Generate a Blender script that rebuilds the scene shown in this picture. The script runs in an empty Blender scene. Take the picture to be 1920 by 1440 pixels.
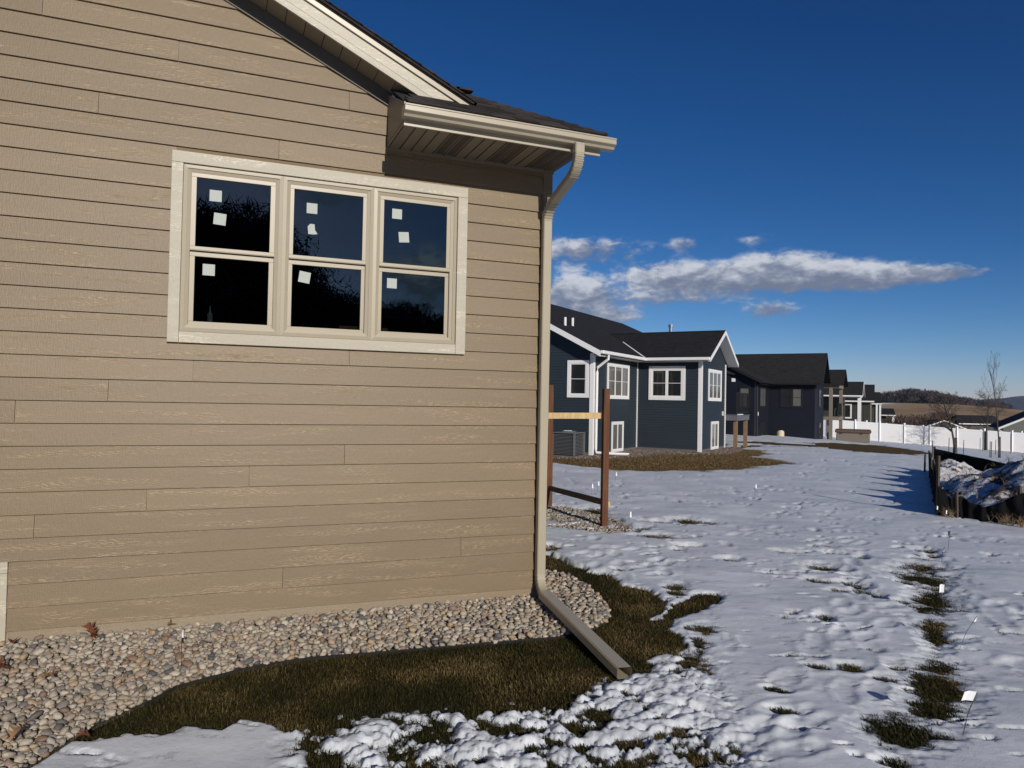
import bpy, math, random
import numpy as np
from mathutils import Vector, Matrix
R = math.radians
sc = bpy.context.scene
rng = np.random.default_rng(7)
random.seed(7)

# ------------------------------------------------------------------ camera
EYE = 1.908
yaw, pitch, roll = R(21.85), R(1.2), R(-1.1186)
fwd0 = Vector((math.sin(yaw), math.cos(yaw), 0)); right0 = Vector((math.cos(yaw), -math.sin(yaw), 0)); up0 = Vector((0, 0, 1))
fwd = fwd0*math.cos(pitch) + up0*math.sin(pitch); up1 = up0*math.cos(pitch) - fwd0*math.sin(pitch)
rt = right0*math.cos(roll) - up1*math.sin(roll); up = up1*math.cos(roll) + right0*math.sin(roll)
cd = bpy.data.cameras.new('camera'); cam = bpy.data.objects.new('camera', cd); sc.collection.objects.link(cam)
m3 = Matrix((rt, up, -fwd)).transposed()
cam.matrix_world = Matrix.Translation((0, 0, EYE)) @ m3.to_4x4()
cd.sensor_width = 36; cd.lens = 1380/1920*36; cd.clip_start = 0.05; cd.clip_end = 20000
sc.camera = cam

# ------------------------------------------------------------------ light
SUN_EL, SUN_AZ = R(20.3), R(178.5)          # azimuth of the sun seen from the scene, clockwise from +Y
sund = Vector((math.sin(SUN_AZ)*math.cos(SUN_EL), math.cos(SUN_AZ)*math.cos(SUN_EL), math.sin(SUN_EL)))
sl = bpy.data.lights.new('sun', 'SUN'); sl.energy = 3.7; sl.angle = R(0.53); sl.color = (1.0, 0.935, 0.84)
so = bpy.data.objects.new('sun', sl); sc.collection.objects.link(so)
so.rotation_euler = sund.to_track_quat('Z', 'Y').to_euler(); so.location = (0, -20, 30)
vs = sc.view_settings; vs.view_transform = 'Standard'; vs.look = 'None'; vs.exposure = 0.0; vs.gamma = 1.0; vs.use_curve_mapping = False
sc.cycles.max_bounces = 8; sc.cycles.transparent_max_bounces = 16
SKY_STRENGTH = 0.06

class NT:
    """small helper to write node trees"""
    def __init__(s, tree): s.t = tree; s.n = tree.nodes; s.l = tree.links
    def new(s, typ, **kw):
        nd = s.n.new(typ)
        for k, v in kw.items(): setattr(nd, k, v)
        return nd
    def put(s, sock, v):
        if v is None: return
        if hasattr(v, 'is_output') or hasattr(v, 'links'): s.l.new(v, sock)
        else:
            try: sock.default_value = v
            except Exception: sock.default_value = (*v, 1.0)
    def math(s, op, a, b=None, c=None, clamp=False):
        nd = s.new('ShaderNodeMath', operation=op); nd.use_clamp = clamp
        s.put(nd.inputs[0], a)
        if b is not None: s.put(nd.inputs[1], b)
        if c is not None: s.put(nd.inputs[2], c)
        return nd.outputs[0]
    def vmath(s, op, a, b=None):
        nd = s.new('ShaderNodeVectorMath', operation=op); s.put(nd.inputs[0], a)
        if b is not None: s.put(nd.inputs[1], b)
        return nd.outputs[1] if op in ('LENGTH', 'DOT_PRODUCT') else nd.outputs[0]
    def noise(s, vec, scale, detail=3.0, rough=0.5, dist=0.0):
        nd = s.new('ShaderNodeTexNoise'); s.put(nd.inputs['Vector'], vec); nd.inputs['Scale'].default_value = scale
        nd.inputs['Detail'].default_value = detail; nd.inputs['Roughness'].default_value = rough; nd.inputs['Distortion'].default_value = dist
        return nd.outputs['Fac']
    def ramp(s, fac, stops, interp='LINEAR'):
        nd = s.new('ShaderNodeValToRGB'); s.put(nd.inputs[0], fac); cr = nd.color_ramp; cr.interpolation = interp
        while len(cr.elements) < len(stops): cr.elements.new(0.5)
        for e, (p, c) in zip(cr.elements, stops):
            e.position = p; e.color = (*c, 1) if len(c) == 3 else c
        return nd.outputs[0]
    def sstep(s, v, a, b):
        nd = s.new('ShaderNodeMapRange', interpolation_type='SMOOTHSTEP'); s.put(nd.inputs['Value'], v)
        nd.inputs['From Min'].default_value = a; nd.inputs['From Max'].default_value = b
        return nd.outputs['Result']
    def mix(s, f, a, b, mode='MIX'):
        nd = s.new('ShaderNodeMix', data_type='RGBA', blend_type=mode); s.put(nd.inputs[0], f)
        s.put(nd.inputs[6], a); s.put(nd.inputs[7], b); return nd.outputs[2]
    def scale(s, vec, sx, sy, sz):
        return s.vmath('MULTIPLY', vec, (sx, sy, sz))

def c4(c): return (c[0], c[1], c[2], 1.0)

# ------------------------------------------------------------------ world
w = bpy.data.worlds.new('World'); sc.world = w; w.use_nodes = True
T = NT(w.node_tree); T.n.clear()
sky = T.new('ShaderNodeTexSky', sky_type='NISHITA'); sky.sun_disc = False; sky.sun_elevation = SUN_EL; sky.sun_rotation = SUN_AZ
sky.altitude = 300; sky.air_density = 0.6; sky.dust_density = 0.15; sky.ozone_density = 3.0
hs = T.new('ShaderNodeHueSaturation'); T.l.new(sky.outputs[0], hs.inputs['Color']); hs.inputs['Saturation'].default_value = 1.22; hs.inputs['Value'].default_value = 1.0
sky0 = T.mix(1.0, hs.outputs[0], c4((0.80, 0.85, 1.2)), 'MULTIPLY')
ss_ = T.new('ShaderNodeSeparateColor'); T.l.new(sky0, ss_.inputs[0]); cc_ = T.new('ShaderNodeCombineColor')
for i_, (a_, g_) in enumerate(((4.4, 1.40), (2.08, 1.22), (1.118, 1.08))):
    T.l.new(T.math('MULTIPLY', T.math('POWER', T.math('MULTIPLY', T.math('MAXIMUM', ss_.outputs[i_], 0.0001), SKY_STRENGTH), g_), a_/SKY_STRENGTH), cc_.inputs[i_])
skyc = cc_.outputs[0]
tc = T.new('ShaderNodeTexCoord'); gen = T.vmath('NORMALIZE', tc.outputs['Generated'])
sx = T.new('ShaderNodeSeparateXYZ'); T.l.new(gen, sx.inputs[0])
az = T.math('MULTIPLY', T.math('ARCTAN2', sx.outputs[0], sx.outputs[1]), 180/math.pi)
el = T.math('MULTIPLY', T.math('ARCSINE', sx.outputs[2]), 180/math.pi)
cv = T.new('ShaderNodeCombineXYZ'); T.l.new(az, cv.inputs[0]); T.l.new(el, cv.inputs[1])
nv = T.scale(cv.outputs[0], 1.0, 1.9, 1.0)
n1 = T.noise(nv, 0.30, 6.0, 0.55, 0.5); n2 = T.noise(nv, 0.95, 6.0, 0.58, 0.3)
def pe(x, y):
    d = rt*((x-960)/1380) + up*((720-y)/1380) + fwd; d.normalize()
    return math.degrees(math.atan2(d.x, d.y)), math.degrees(math.asin(d.z))
CL = []
for (x, y, hx, hy, wgt) in [(1100, 468, 110, 26, 1.0), (1080, 548, 80, 38, 1.25), (1255, 517, 75, 27, 1.05), (1365, 520, 135, 27, 1.15), (1475, 505, 100, 33, 1.25), (1590, 519, 130, 27, 1.05),
                        (1700, 513, 130, 20, .75), (1795, 509, 75, 12, .55), (1255, 560, 110, 18, .7), (1285, 457, 34, 14, .8), (1420, 447, 42, 11, .5), (1448, 580, 50, 18, 1.05),
                        (1150, 590, 60, 16, .7), (1100, 400, 34, 18, .18), (1370, 425, 60, 22, .1)]:
    a, e = pe(x, y); a2, e2 = pe(x+hx, y); a3, e3 = pe(x, y-hy); CL.append((a, e, abs(a2-a), abs(e3-e), wgt))
CL += [(165, 9.5, 5, 2.2, 1.0), (173, 15.2, 6, 1.4, .7), (150, 7, 14, 2.5, 1.0), (120, 6, 20, 2.2, .9), (-150, 8, 16, 2.0, .9), (-95, 7, 22, 2.3, 1.0), (-45, 9, 18, 2.4, 1.0), (95, 8, 14, 2.0, .8), (10, 6, 14, 2.6, 1.0), (-15, 12, 10, 1.6, .8)]
dens = None; rel = None
for (a, e, ha, he, wgt) in CL:
    u = T.math('DIVIDE', T.math('SUBTRACT', az, a), ha); v = T.math('DIVIDE', T.math('SUBTRACT', el, e), he)
    q = T.math('ADD', T.math('MULTIPLY', u, u), T.math('MULTIPLY', v, v))
    f = T.math('MULTIPLY', T.math('EXPONENT', T.math('MULTIPLY', q, -1.1)), wgt)
    g = T.math('MULTIPLY', f, v)
    dens = f if dens is None else T.math('ADD', dens, f); rel = g if rel is None else T.math('ADD', rel, g)
nn = T.math('ADD', T.math('MULTIPLY', T.math('SUBTRACT', n1, 0.5), 2.3), T.math('MULTIPLY', T.math('SUBTRACT', n2, 0.5), 1.5))
dd = T.math('ADD', dens, T.math('MULTIPLY', nn, T.math('MINIMUM', T.math('MULTIPLY', dens, 1.6), 0.75)))
alpha = T.math('MULTIPLY', T.sstep(dd, 0.22, 0.95), 0.95)
relv = T.math('DIVIDE', rel, T.math('MAXIMUM', dens, 0.05))
sh = T.sstep(T.math('ADD', T.math('ADD', T.math('MULTIPLY', relv, 0.50), 0.50), T.math('ADD', T.math('MULTIPLY', T.math('SUBTRACT', n1, 0.5), 1.5), T.math('MULTIPLY', T.math('SUBTRACT', n2, 0.5), 1.1))), 0.12, 1.0)
ccol = T.ramp(sh, [(0.0, (0.20, 0.235, 0.33)), (0.42, (0.36, 0.40, 0.50)), (1.0, (0.72, 0.75, 0.82))])
bg1 = T.new('ShaderNodeBackground'); T.l.new(skyc, bg1.inputs[0]); bg1.inputs[1].default_value = SKY_STRENGTH
bg2 = T.new('ShaderNodeBackground'); T.l.new(ccol, bg2.inputs[0]); bg2.inputs[1].default_value = 0.85
mx = T.new('ShaderNodeMixShader'); T.l.new(alpha, mx.inputs[0]); T.l.new(bg1.outputs[0], mx.inputs[1]); T.l.new(bg2.outputs[0], mx.inputs[2])
wo = T.new('ShaderNodeOutputWorld'); T.l.new(mx.outputs[0], wo.inputs[0])

# ------------------------------------------------------------------ materials
def mat(name, fn=None, color=(.5, .5, .5), rough=.6, metal=0.0, spec=.5, vary=0.0, vscale=8.0, bump=0.0, bscale=60.0, stretch=(1, 1, 1)):
    m = bpy.data.materials.new(name); m.use_nodes = True; t = NT(m.node_tree)
    b = t.n['Principled BSDF']; b.inputs['Base Color'].default_value = c4(color); b.inputs['Roughness'].default_value = rough
    b.inputs['Metallic'].default_value = metal; b.inputs['Specular IOR Level'].default_value = spec
    if fn: fn(t, b)
    else:
        tcn = t.new('ShaderNodeTexCoord'); oi = t.new('ShaderNodeObjectInfo')
        v = t.vmath('ADD', tcn.outputs['Object'], t.vmath('SCALE', (37.0, 11.0, 23.0))) if False else tcn.outputs['Object']
        if vary:
            n = t.noise(t.scale(v, *stretch), vscale, 5)
            col = t.mix(n, c4([c*(1-vary) for c in color]), c4([min(1, c*(1+vary)) for c in color]))
            t.l.new(col, b.inputs['Base Color'])
        if bump:
            n = t.noise(t.scale(v, *stretch), bscale, 4)
            bp = t.new('ShaderNodeBump'); bp.inputs['Strength'].default_value = 1.0; bp.inputs['Distance'].default_value = bump
            t.l.new(n, bp.inputs['Height']); t.l.new(bp.outputs[0], b.inputs['Normal'])
    return m

def wood_emboss(color, amt=1.0, gloss=.42):
    """pressed cedar grain: rough-sawn stipple with patches of cathedral grain, offset per board"""
    def fn(t, b):
        tcn = t.new('ShaderNodeTexCoord'); oi = t.new('ShaderNodeObjectInfo')
        cx = t.new('ShaderNodeCombineXYZ'); r = oi.outputs['Random']
        t.l.new(t.math('MULTIPLY', r, 61.0), cx.inputs[0]); t.l.new(t.math('MULTIPLY', r, 13.0), cx.inputs[2])
        P = t.vmath('ADD', tcn.outputs['Object'], cx.outputs[0])
        d = t.noise(t.scale(P, 2.4, 1, 9.0), 1.0, 3, .5)
        sp = t.new('ShaderNodeSeparateXYZ'); t.l.new(P, sp.inputs[0])
        ph = t.math('ADD', t.math('MULTIPLY', sp.outputs[2], 190.0), t.math('MULTIPLY', d, 46.0))
        ridge = t.math('POWER', t.math('ABSOLUTE', t.math('SINE', ph)), 2.5)
        chop = t.noise(t.scale(P, 22, 1, 60), 1.0, 2, .6)
        ridge = t.math('MULTIPLY', ridge, t.sstep(chop, .35, .62))
        msk = t.sstep(t.noise(t.scale(P, 1.1, 1, 13.0), 1.0, 2, .5), .48, .64)
        st = t.noise(t.scale(P, 140, 1, 90), 1.0, 2, .7)
        saw = t.noise(t.scale(P, 95, 1, 16), 1.0, 2, .6)
        base = t.math('ADD', t.math('MULTIPLY', st, .75), t.math('MULTIPLY', saw, .75))
        h = t.math('ADD', t.math('MULTIPLY', base, .55), t.math('MULTIPLY', t.math('MULTIPLY', ridge, msk), .30))
        bp = t.new('ShaderNodeBump'); bp.inputs['Strength'].default_value = 1.0; bp.inputs['Distance'].default_value = .0034*amt
        t.l.new(h, bp.inputs['Height']); t.l.new(bp.outputs[0], b.inputs['Normal'])
        tone = t.math('ADD', t.math('MULTIPLY', t.noise(t.scale(P, .9, 1, 5), 1.0, 4, .6), .35), t.math('ADD', t.math('MULTIPLY', t.noise(t.scale(P, 38, 1, 52), 1.0, 2, .6), .40), t.math('MULTIPLY', r, .22)))
        col = t.mix(tone, c4([c*.70 for c in color]), c4([c*1.28 for c in color]))
        hi = t.math('MULTIPLY', t.math('MULTIPLY', ridge, msk), .62)  # sun glints on the grain ridges, painted as paler colour
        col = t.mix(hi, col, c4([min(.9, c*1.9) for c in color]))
        geo = t.new('ShaderNodeNewGeometry'); gs = t.new('ShaderNodeSeparateXYZ'); t.l.new(geo.outputs['Position'], gs.inputs[0])   # dried mud splashes near the stones
        spl = t.math('MULTIPLY', t.sstep(t.noise(geo.outputs['Position'], 60, 3, .7), .60, .70), t.sstep(t.math('ADD', gs.outputs[2], t.math('MULTIPLY', t.noise(geo.outputs['Position'], 2.2, 3, .6), .5)), .62, .25))
        col = t.mix(t.math('MULTIPLY', spl, .45), col, c4((.10, .065, .035)))
        t.l.new(col, b.inputs['Base Color'])
    return dict(fn=fn, rough=gloss, spec=.35)
TAN = (.200, .146, .084)
M = {}
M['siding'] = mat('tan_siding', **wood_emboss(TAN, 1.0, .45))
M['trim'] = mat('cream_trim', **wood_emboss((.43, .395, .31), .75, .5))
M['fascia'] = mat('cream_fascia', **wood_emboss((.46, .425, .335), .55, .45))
M['tanpaint'] = mat('tan_foundation', color=(.29, .235, .15), rough=.8, vary=.07, vscale=5, bump=.001, bscale=80)
M['vinyl'] = mat('tan_vinyl', color=(.365, .315, .225), rough=.4, vary=.04)
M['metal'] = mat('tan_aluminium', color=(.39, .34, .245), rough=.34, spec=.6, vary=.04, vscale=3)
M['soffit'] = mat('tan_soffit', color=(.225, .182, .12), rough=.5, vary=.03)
M['dark'] = mat('dark_gap', color=(.012, .011, .010), rough=.9)
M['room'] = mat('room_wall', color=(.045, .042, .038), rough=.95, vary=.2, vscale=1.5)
M['stud'] = mat('room_stud', color=(.10, .075, .05), rough=.9)

def glassf(tint):
    m = bpy.data.materials.new('window_glass'); m.use_nodes = True; t = NT(m.node_tree); t.n.clear()
    o = t.new('ShaderNodeOutputMaterial'); mxs = t.new('ShaderNodeMixShader'); fr = t.new('ShaderNodeFresnel'); fr.inputs[0].default_value = 1.75
    tr = t.new('ShaderNodeBsdfTransparent'); tr.inputs[0].default_value = c4(tint); gl = t.new('ShaderNodeBsdfGlossy'); gl.inputs['Roughness'].default_value = 0.0
    gl.inputs[0].default_value = (.62, .86, .92, 1)
    t.l.new(fr.outputs[0], mxs.inputs[0]); t.l.new(tr.outputs[0], mxs.inputs[1]); t.l.new(gl.outputs[0], mxs.inputs[2]); t.l.new(mxs.outputs[0], o.inputs[0])
    return m
M['glass'] = glassf((.40, .43, .44))
M['darkglass'] = mat('far_window_glass', color=(.016, .018, .018), rough=.06, spec=.7)
M['greyglass'] = mat('curtained_window_glass', color=(.13, .13, .12), rough=.10, spec=.7, vary=.25, vscale=2)
M['sticker'] = mat('sticker_paper', color=(.40, .44, .40), rough=.6, vary=.05, vscale=30)
M['clearplastic'] = mat('caulk_plastic', color=(.55, .6, .62), rough=.3)
M['cardboard'] = mat('cardboard', color=(.42, .31, .17), rough=.85, vary=.08)

def shinglef(color, course=.14, strong=1.0):
    def fn(t, b):
        tcn = t.new('ShaderNodeTexCoord'); oi = t.new('ShaderNodeObjectInfo')
        P = tcn.outputs['Object']
        g = t.noise(P, 260, 2, .8)
        blot = t.noise(t.scale(P, 5, 5, 24), 1.0, 3, .65)
        k = t.math('ADD', t.math('MULTIPLY', g, .5), t.math('MULTIPLY', blot, .5))
        k = t.math('ADD', k, t.math('MULTIPLY', t.math('SUBTRACT', oi.outputs['Random'], .5), .30*strong))
        t.l.new(t.ramp(k, [(.25, [c*.35 for c in color]), (.75, [c*1.75 for c in color])]), b.inputs['Base Color'])
        bp = t.new('ShaderNodeBump'); bp.inputs['Distance'].default_value = .003; bp.inputs['Strength'].default_value = .9
        t.l.new(g, bp.inputs['Height']); t.l.new(bp.outputs[0], b.inputs['Normal'])
    return dict(fn=fn, rough=.92, spec=.25)
M['shingle'] = mat('asphalt_shingle', **shinglef((.040, .034, .031)))
def farroof(color):
    def fn(t, b):
        tcn = t.new('ShaderNodeTexCoord'); P = tcn.outputs['Object']
        k = t.math('ADD', t.math('MULTIPLY', t.noise(t.scale(P, 3.5, 3.5, 14), 1.0, 2, .7), .6), t.math('MULTIPLY', t.noise(P, 9, 3, .7), .4))
        t.l.new(t.ramp(k, [(.3, [c*.55 for c in color]), (.7, [c*1.5 for c in color])]), b.inputs['Base Color'])
    return dict(fn=fn, rough=.95, spec=.15)
M['roof_black'] = mat('charcoal_shingle_roof', **farroof((.021, .021, .023)))
M['roof_brown'] = mat('brownish_black_shingle_roof', **farroof((.024, .023, .023)))
def farside(color):
    def fn(t, b):
        tcn = t.new('ShaderNodeTexCoord'); P = tcn.outputs['Object']
        n = t.noise(t.scale(P, .7, .7, 1.3), 1.0, 4, .6)
        t.l.new(t.mix(n, c4([c*.85 for c in color]), c4([c*1.2 for c in color])), b.inputs['Base Color'])
    return dict(fn=fn, rough=.55, spec=.35)
M['blue_siding'] = mat('slate_blue_siding', **farside((.023, .034, .045)))
M['navy_siding'] = mat('navy_siding', **farside((.0055, .0075, .0155)))
M['olive_siding'] = mat('olive_grey_siding', **farside((.042, .043, .036)))
M['grey_siding'] = mat('grey_siding', **farside((.15, .155, .135)))
M['white'] = mat('white_trim', color=(.80, .80, .79), rough=.45, vary=.03)
M['navytrim'] = mat('navy_trim', color=(.022, .025, .04), rough=.5)
M['blacktrim'] = mat('black_trim', color=(.010, .010, .012), rough=.5)
M['greymetal'] = mat('galvanised_metal', color=(.45, .46, .47), rough=.35, metal=.8)
M['ac'] = mat('grey_ac_metal', color=(.13, .14, .145), rough=.5, vary=.08)
M['acdark'] = mat('dark_ac_coil', color=(.02, .02, .022), rough=.7)
def woodf(color, hi=1.3):
    def fn(t, b):
        tcn = t.new('ShaderNodeTexCoord'); P = tcn.outputs['Object']
        n = t.noise(t.scale(P, 40, 40, 2.2), 1.0, 4, .6, .8); n2 = t.noise(P, 6, 3)
        k = t.math('ADD', t.math('MULTIPLY', n, .7), t.math('MULTIPLY', n2, .3))
        t.l.new(t.ramp(k, [(.3, [c*.6 for c in color]), (.7, [c*hi for c in color])]), b.inputs['Base Color'])
        bp = t.new('ShaderNodeBump'); bp.inputs['Distance'].default_value = .002; t.l.new(n, bp.inputs['Height']); t.l.new(bp.outputs[0], b.inputs['Normal'])
    return dict(fn=fn, rough=.75, spec=.3)
M['brownwood'] = mat('brown_treated_wood', **woodf((.125, .050, .022)))
M['palewood'] = mat('fresh_pine', **woodf((.62, .44, .22), 1.15))
M['railwood'] = mat('weathered_rail_wood', **woodf((.16, .095, .05)))
M['deckwood'] = mat('deck_post_wood', **woodf((.24, .15, .08)))
M['deckbeige'] = mat('taupe_deck_trim', color=(.20, .17, .13), rough=.6, vary=.05)
M['deckgrey'] = mat('grey_deck_rim', color=(.12, .125, .14), rough=.6, vary=.06)
M['vinylwhite'] = mat('white_vinyl', color=(.86, .86, .85), rough=.35, vary=.02)
M['tub'] = mat('taupe_tub_side', color=(.17, .145, .115), rough=.7, vary=.08)
M['tubcover'] = mat('brown_tub_cover', color=(.105, .062, .040), rough=.55, vary=.1)
M['fabric'] = mat('black_silt_fabric', color=(.007, .007, .008), rough=.9, spec=.12, vary=.5, vscale=14, bump=.012, bscale=9, stretch=(1, 1, .25))
M['stake'] = mat('grey_wood_stake', **woodf((.085, .065, .048)))
M['flag'] = mat('white_flag_plastic', color=(.82, .84, .86), rough=.4)
M['wire'] = mat('flag_wire', color=(.05, .05, .055), rough=.5)
M['bark'] = mat('grey_brown_bark', color=(.075, .056, .045), rough=.9, vary=.3, vscale=18)
M['leaf'] = mat('dry_oak_leaf', color=(.155, .050, .022), rough=.7, vary=.35, vscale=40)
M['leafbrown'] = mat('pale_dry_leaf', color=(.24, .14, .06), rough=.7, vary=.3, vscale=40)
M['weed'] = mat('dry_weed', color=(.20, .14, .075), rough=.9, vary=.3, vscale=20)
M['bucket'] = mat('cream_bucket', color=(.60, .52, .36), rough=.5, vary=.1)
M['concrete'] = mat('concrete', color=(.13, .125, .12), rough=.9, vary=.1, vscale=12)

def snowf(t, b):
    tcn = t.new('ShaderNodeTexCoord'); P = tcn.outputs['Object']
    nb = t.noise(P, 9, 6, .62); nf = t.noise(P, 130, 3, .7); nm = t.noise(t.scale(P, 1, 1, 1), 1.1, 5, .6)
    col = t.mix(t.sstep(nm, .35, .7), c4((.64, .67, .70)), c4((.79, .815, .84)))
    at = t.new('ShaderNodeAttribute'); at.attribute_name = 'thin'
    at2 = t.math('MULTIPLY', at.outputs['Fac'], t.sstep(t.noise(P, 38, 4, .7), .38, .62))
    col = t.mix(t.math('MULTIPLY', at2, .62), col, c4((.20, .20, .17)))
    t.l.new(col, b.inputs['Base Color'])
    b.inputs['Subsurface Weight'].default_value = 0.0
    bp = t.new('ShaderNodeBump'); bp.inputs['Distance'].default_value = .010; bp.inputs['Strength'].default_value = .7
    col2 = t.mix(t.sstep(t.noise(P, 320, 2, .8), .66, .74), col, c4((.95, .96, .98))); t.l.new(col2, b.inputs['Base Color']); h = t.math('ADD', nb, t.math('MULTIPLY', nf, .34)); t.l.new(h, bp.inputs['Height']); t.l.new(bp.outputs[0], b.inputs['Normal'])  # sparkle painted into the snow colour as fine white specks
M['snow'] = mat('old_snow', fn=snowf, rough=.55, spec=.35)
def soilf(t, b):
    tcn = t.new('ShaderNodeTexCoord'); P = tcn.outputs['Object']
    n = t.noise(P, 3.0, 6, .7); f = t.noise(P, 60, 4, .8)
    k = t.math('ADD', t.math('MULTIPLY', n, .5), t.math('MULTIPLY', f, .5))
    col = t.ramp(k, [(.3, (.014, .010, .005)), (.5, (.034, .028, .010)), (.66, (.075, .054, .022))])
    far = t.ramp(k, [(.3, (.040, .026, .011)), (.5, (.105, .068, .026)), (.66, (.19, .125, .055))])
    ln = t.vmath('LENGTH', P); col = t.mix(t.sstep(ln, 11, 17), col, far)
    t.l.new(col, b.inputs['Base Color'])
    bp = t.new('ShaderNodeBump'); bp.inputs['Distance'].default_value = .03; t.l.new(f, bp.inputs['Height']); t.l.new(bp.outputs[0], b.inputs['Normal'])
M['soil'] = mat('dormant_turf_ground', fn=soilf, rough=1.0, spec=.1)
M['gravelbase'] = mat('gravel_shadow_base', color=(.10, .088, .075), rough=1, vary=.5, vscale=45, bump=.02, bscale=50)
def attrcol(rough, spec, fine=180, amp=.18, bump=.0):
    def fn(t, b):
        at = t.new('ShaderNodeAttribute'); at.attribute_name = 'tone'
        tcn = t.new('ShaderNodeTexCoord'); n = t.noise(tcn.outputs['Object'], fine, 3, .6)
        k = t.math('ADD', t.math('MULTIPLY', n, 2*amp), 1-amp); cm = t.new('ShaderNodeCombineColor')
        for i in range(3): t.l.new(k, cm.inputs[i])
        t.l.new(t.mix(1.0, at.outputs['Color'], cm.outputs[0], 'MULTIPLY'), b.inputs['Base Color'])
        b.inputs['Roughness'].default_value = rough; b.inputs['Specular IOR Level'].default_value = spec
    return fn
M['stones'] = mat('river_stones', fn=attrcol(.72, .35, 90, .16))
M['grass'] = mat('dormant_grass_blades', fn=attrcol(.75, .2, 5, .25))
PAL = [(q[0]*.97, q[1]*.92, q[2]*.85) for q in [(.36, .33, .28), (.43, .38, .30), (.50, .46, .39), (.30, .27, .235), (.22, .21, .20), (.135, .132, .135), (.40, .31, .215), (.24, .165, .13), (.46, .43, .37), (.34, .29, .24), (.10, .105, .115), (.38, .35, .31), (.27, .20, .17)]]
PW = [14, 13, 8, 13, 9, 5, 8, 3, 10, 12, 3, 10, 4]
def palf(t, b):
    oi = t.new('ShaderNodeObjectInfo'); tcn = t.new('ShaderNodeTexCoord')
    s = sum(PW); acc = 0; st = []
    for c, wt in zip(PAL, PW): st.append((acc/s, c)); acc += wt
    col = t.ramp(oi.outputs['Random'], st, 'CONSTANT')
    n = t.noise(tcn.outputs['Object'], 2.2, 4, .6)
    t.l.new(t.mix(1.0, col, t.ramp(n, [(.2, (.72, .72, .74)), (.8, (1.25, 1.22, 1.18))]), 'MULTIPLY'), b.inputs['Base Color'])
M['stone_single'] = mat('river_stone', fn=palf, rough=.72, spec=.35)
def fieldf(t, b):
    tcn = t.new('ShaderNodeTexCoord'); P = tcn.outputs['Object']
    n = t.noise(t.scale(P, .012, .012, .0), 1.0, 5, .6); n2 = t.noise(t.scale(P, .05, .05, .0), 1.0, 4, .6)
    col = t.ramp(t.math('ADD', t.math('MULTIPLY', n, .6), t.math('MULTIPLY', n2, .4)), [(.35, (.17, .105, .058)), (.50, (.33, .225, .125)), (.62, (.42, .32, .21))])
    at = t.new('ShaderNodeAttribute'); at.attribute_name = 'snowy'
    col = t.mix(t.sstep(t.math('ADD', at.outputs['Fac'], t.math('SUBTRACT', n2, .5)), .35, .6), col, c4((.62, .60, .60)))
    t.l.new(col, b.inputs['Base Color'])
M['field'] = mat('winter_field', fn=fieldf, rough=1, spec=.05)
def ridgef(t, b):
    tcn = t.new('ShaderNodeTexCoord'); P = tcn.outputs['Object']
    n = t.noise(t.scale(P, .004, .004, .02), 1.0, 6, .65); f = t.noise(t.scale(P, .03, .03, .12), 1.0, 4, .7)
    col = t.ramp(f, [(.3, (.030, .033, .042)), (.55, (.060, .058, .062)), (.75, (.10, .092, .090))])  # bluish greys put part of the distance haze into the colour
    col = t.mix(t.sstep(n, .54, .68), col, c4((.22, .23, .27)))
    t.l.new(col, b.inputs['Base Color'])
M['ridge'] = mat('far_wooded_ridge', fn=ridgef, rough=1, spec=.05)
M['woods'] = mat('bare_wood_far', fn=attrcol(.95, .05, .2, .2))

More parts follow.
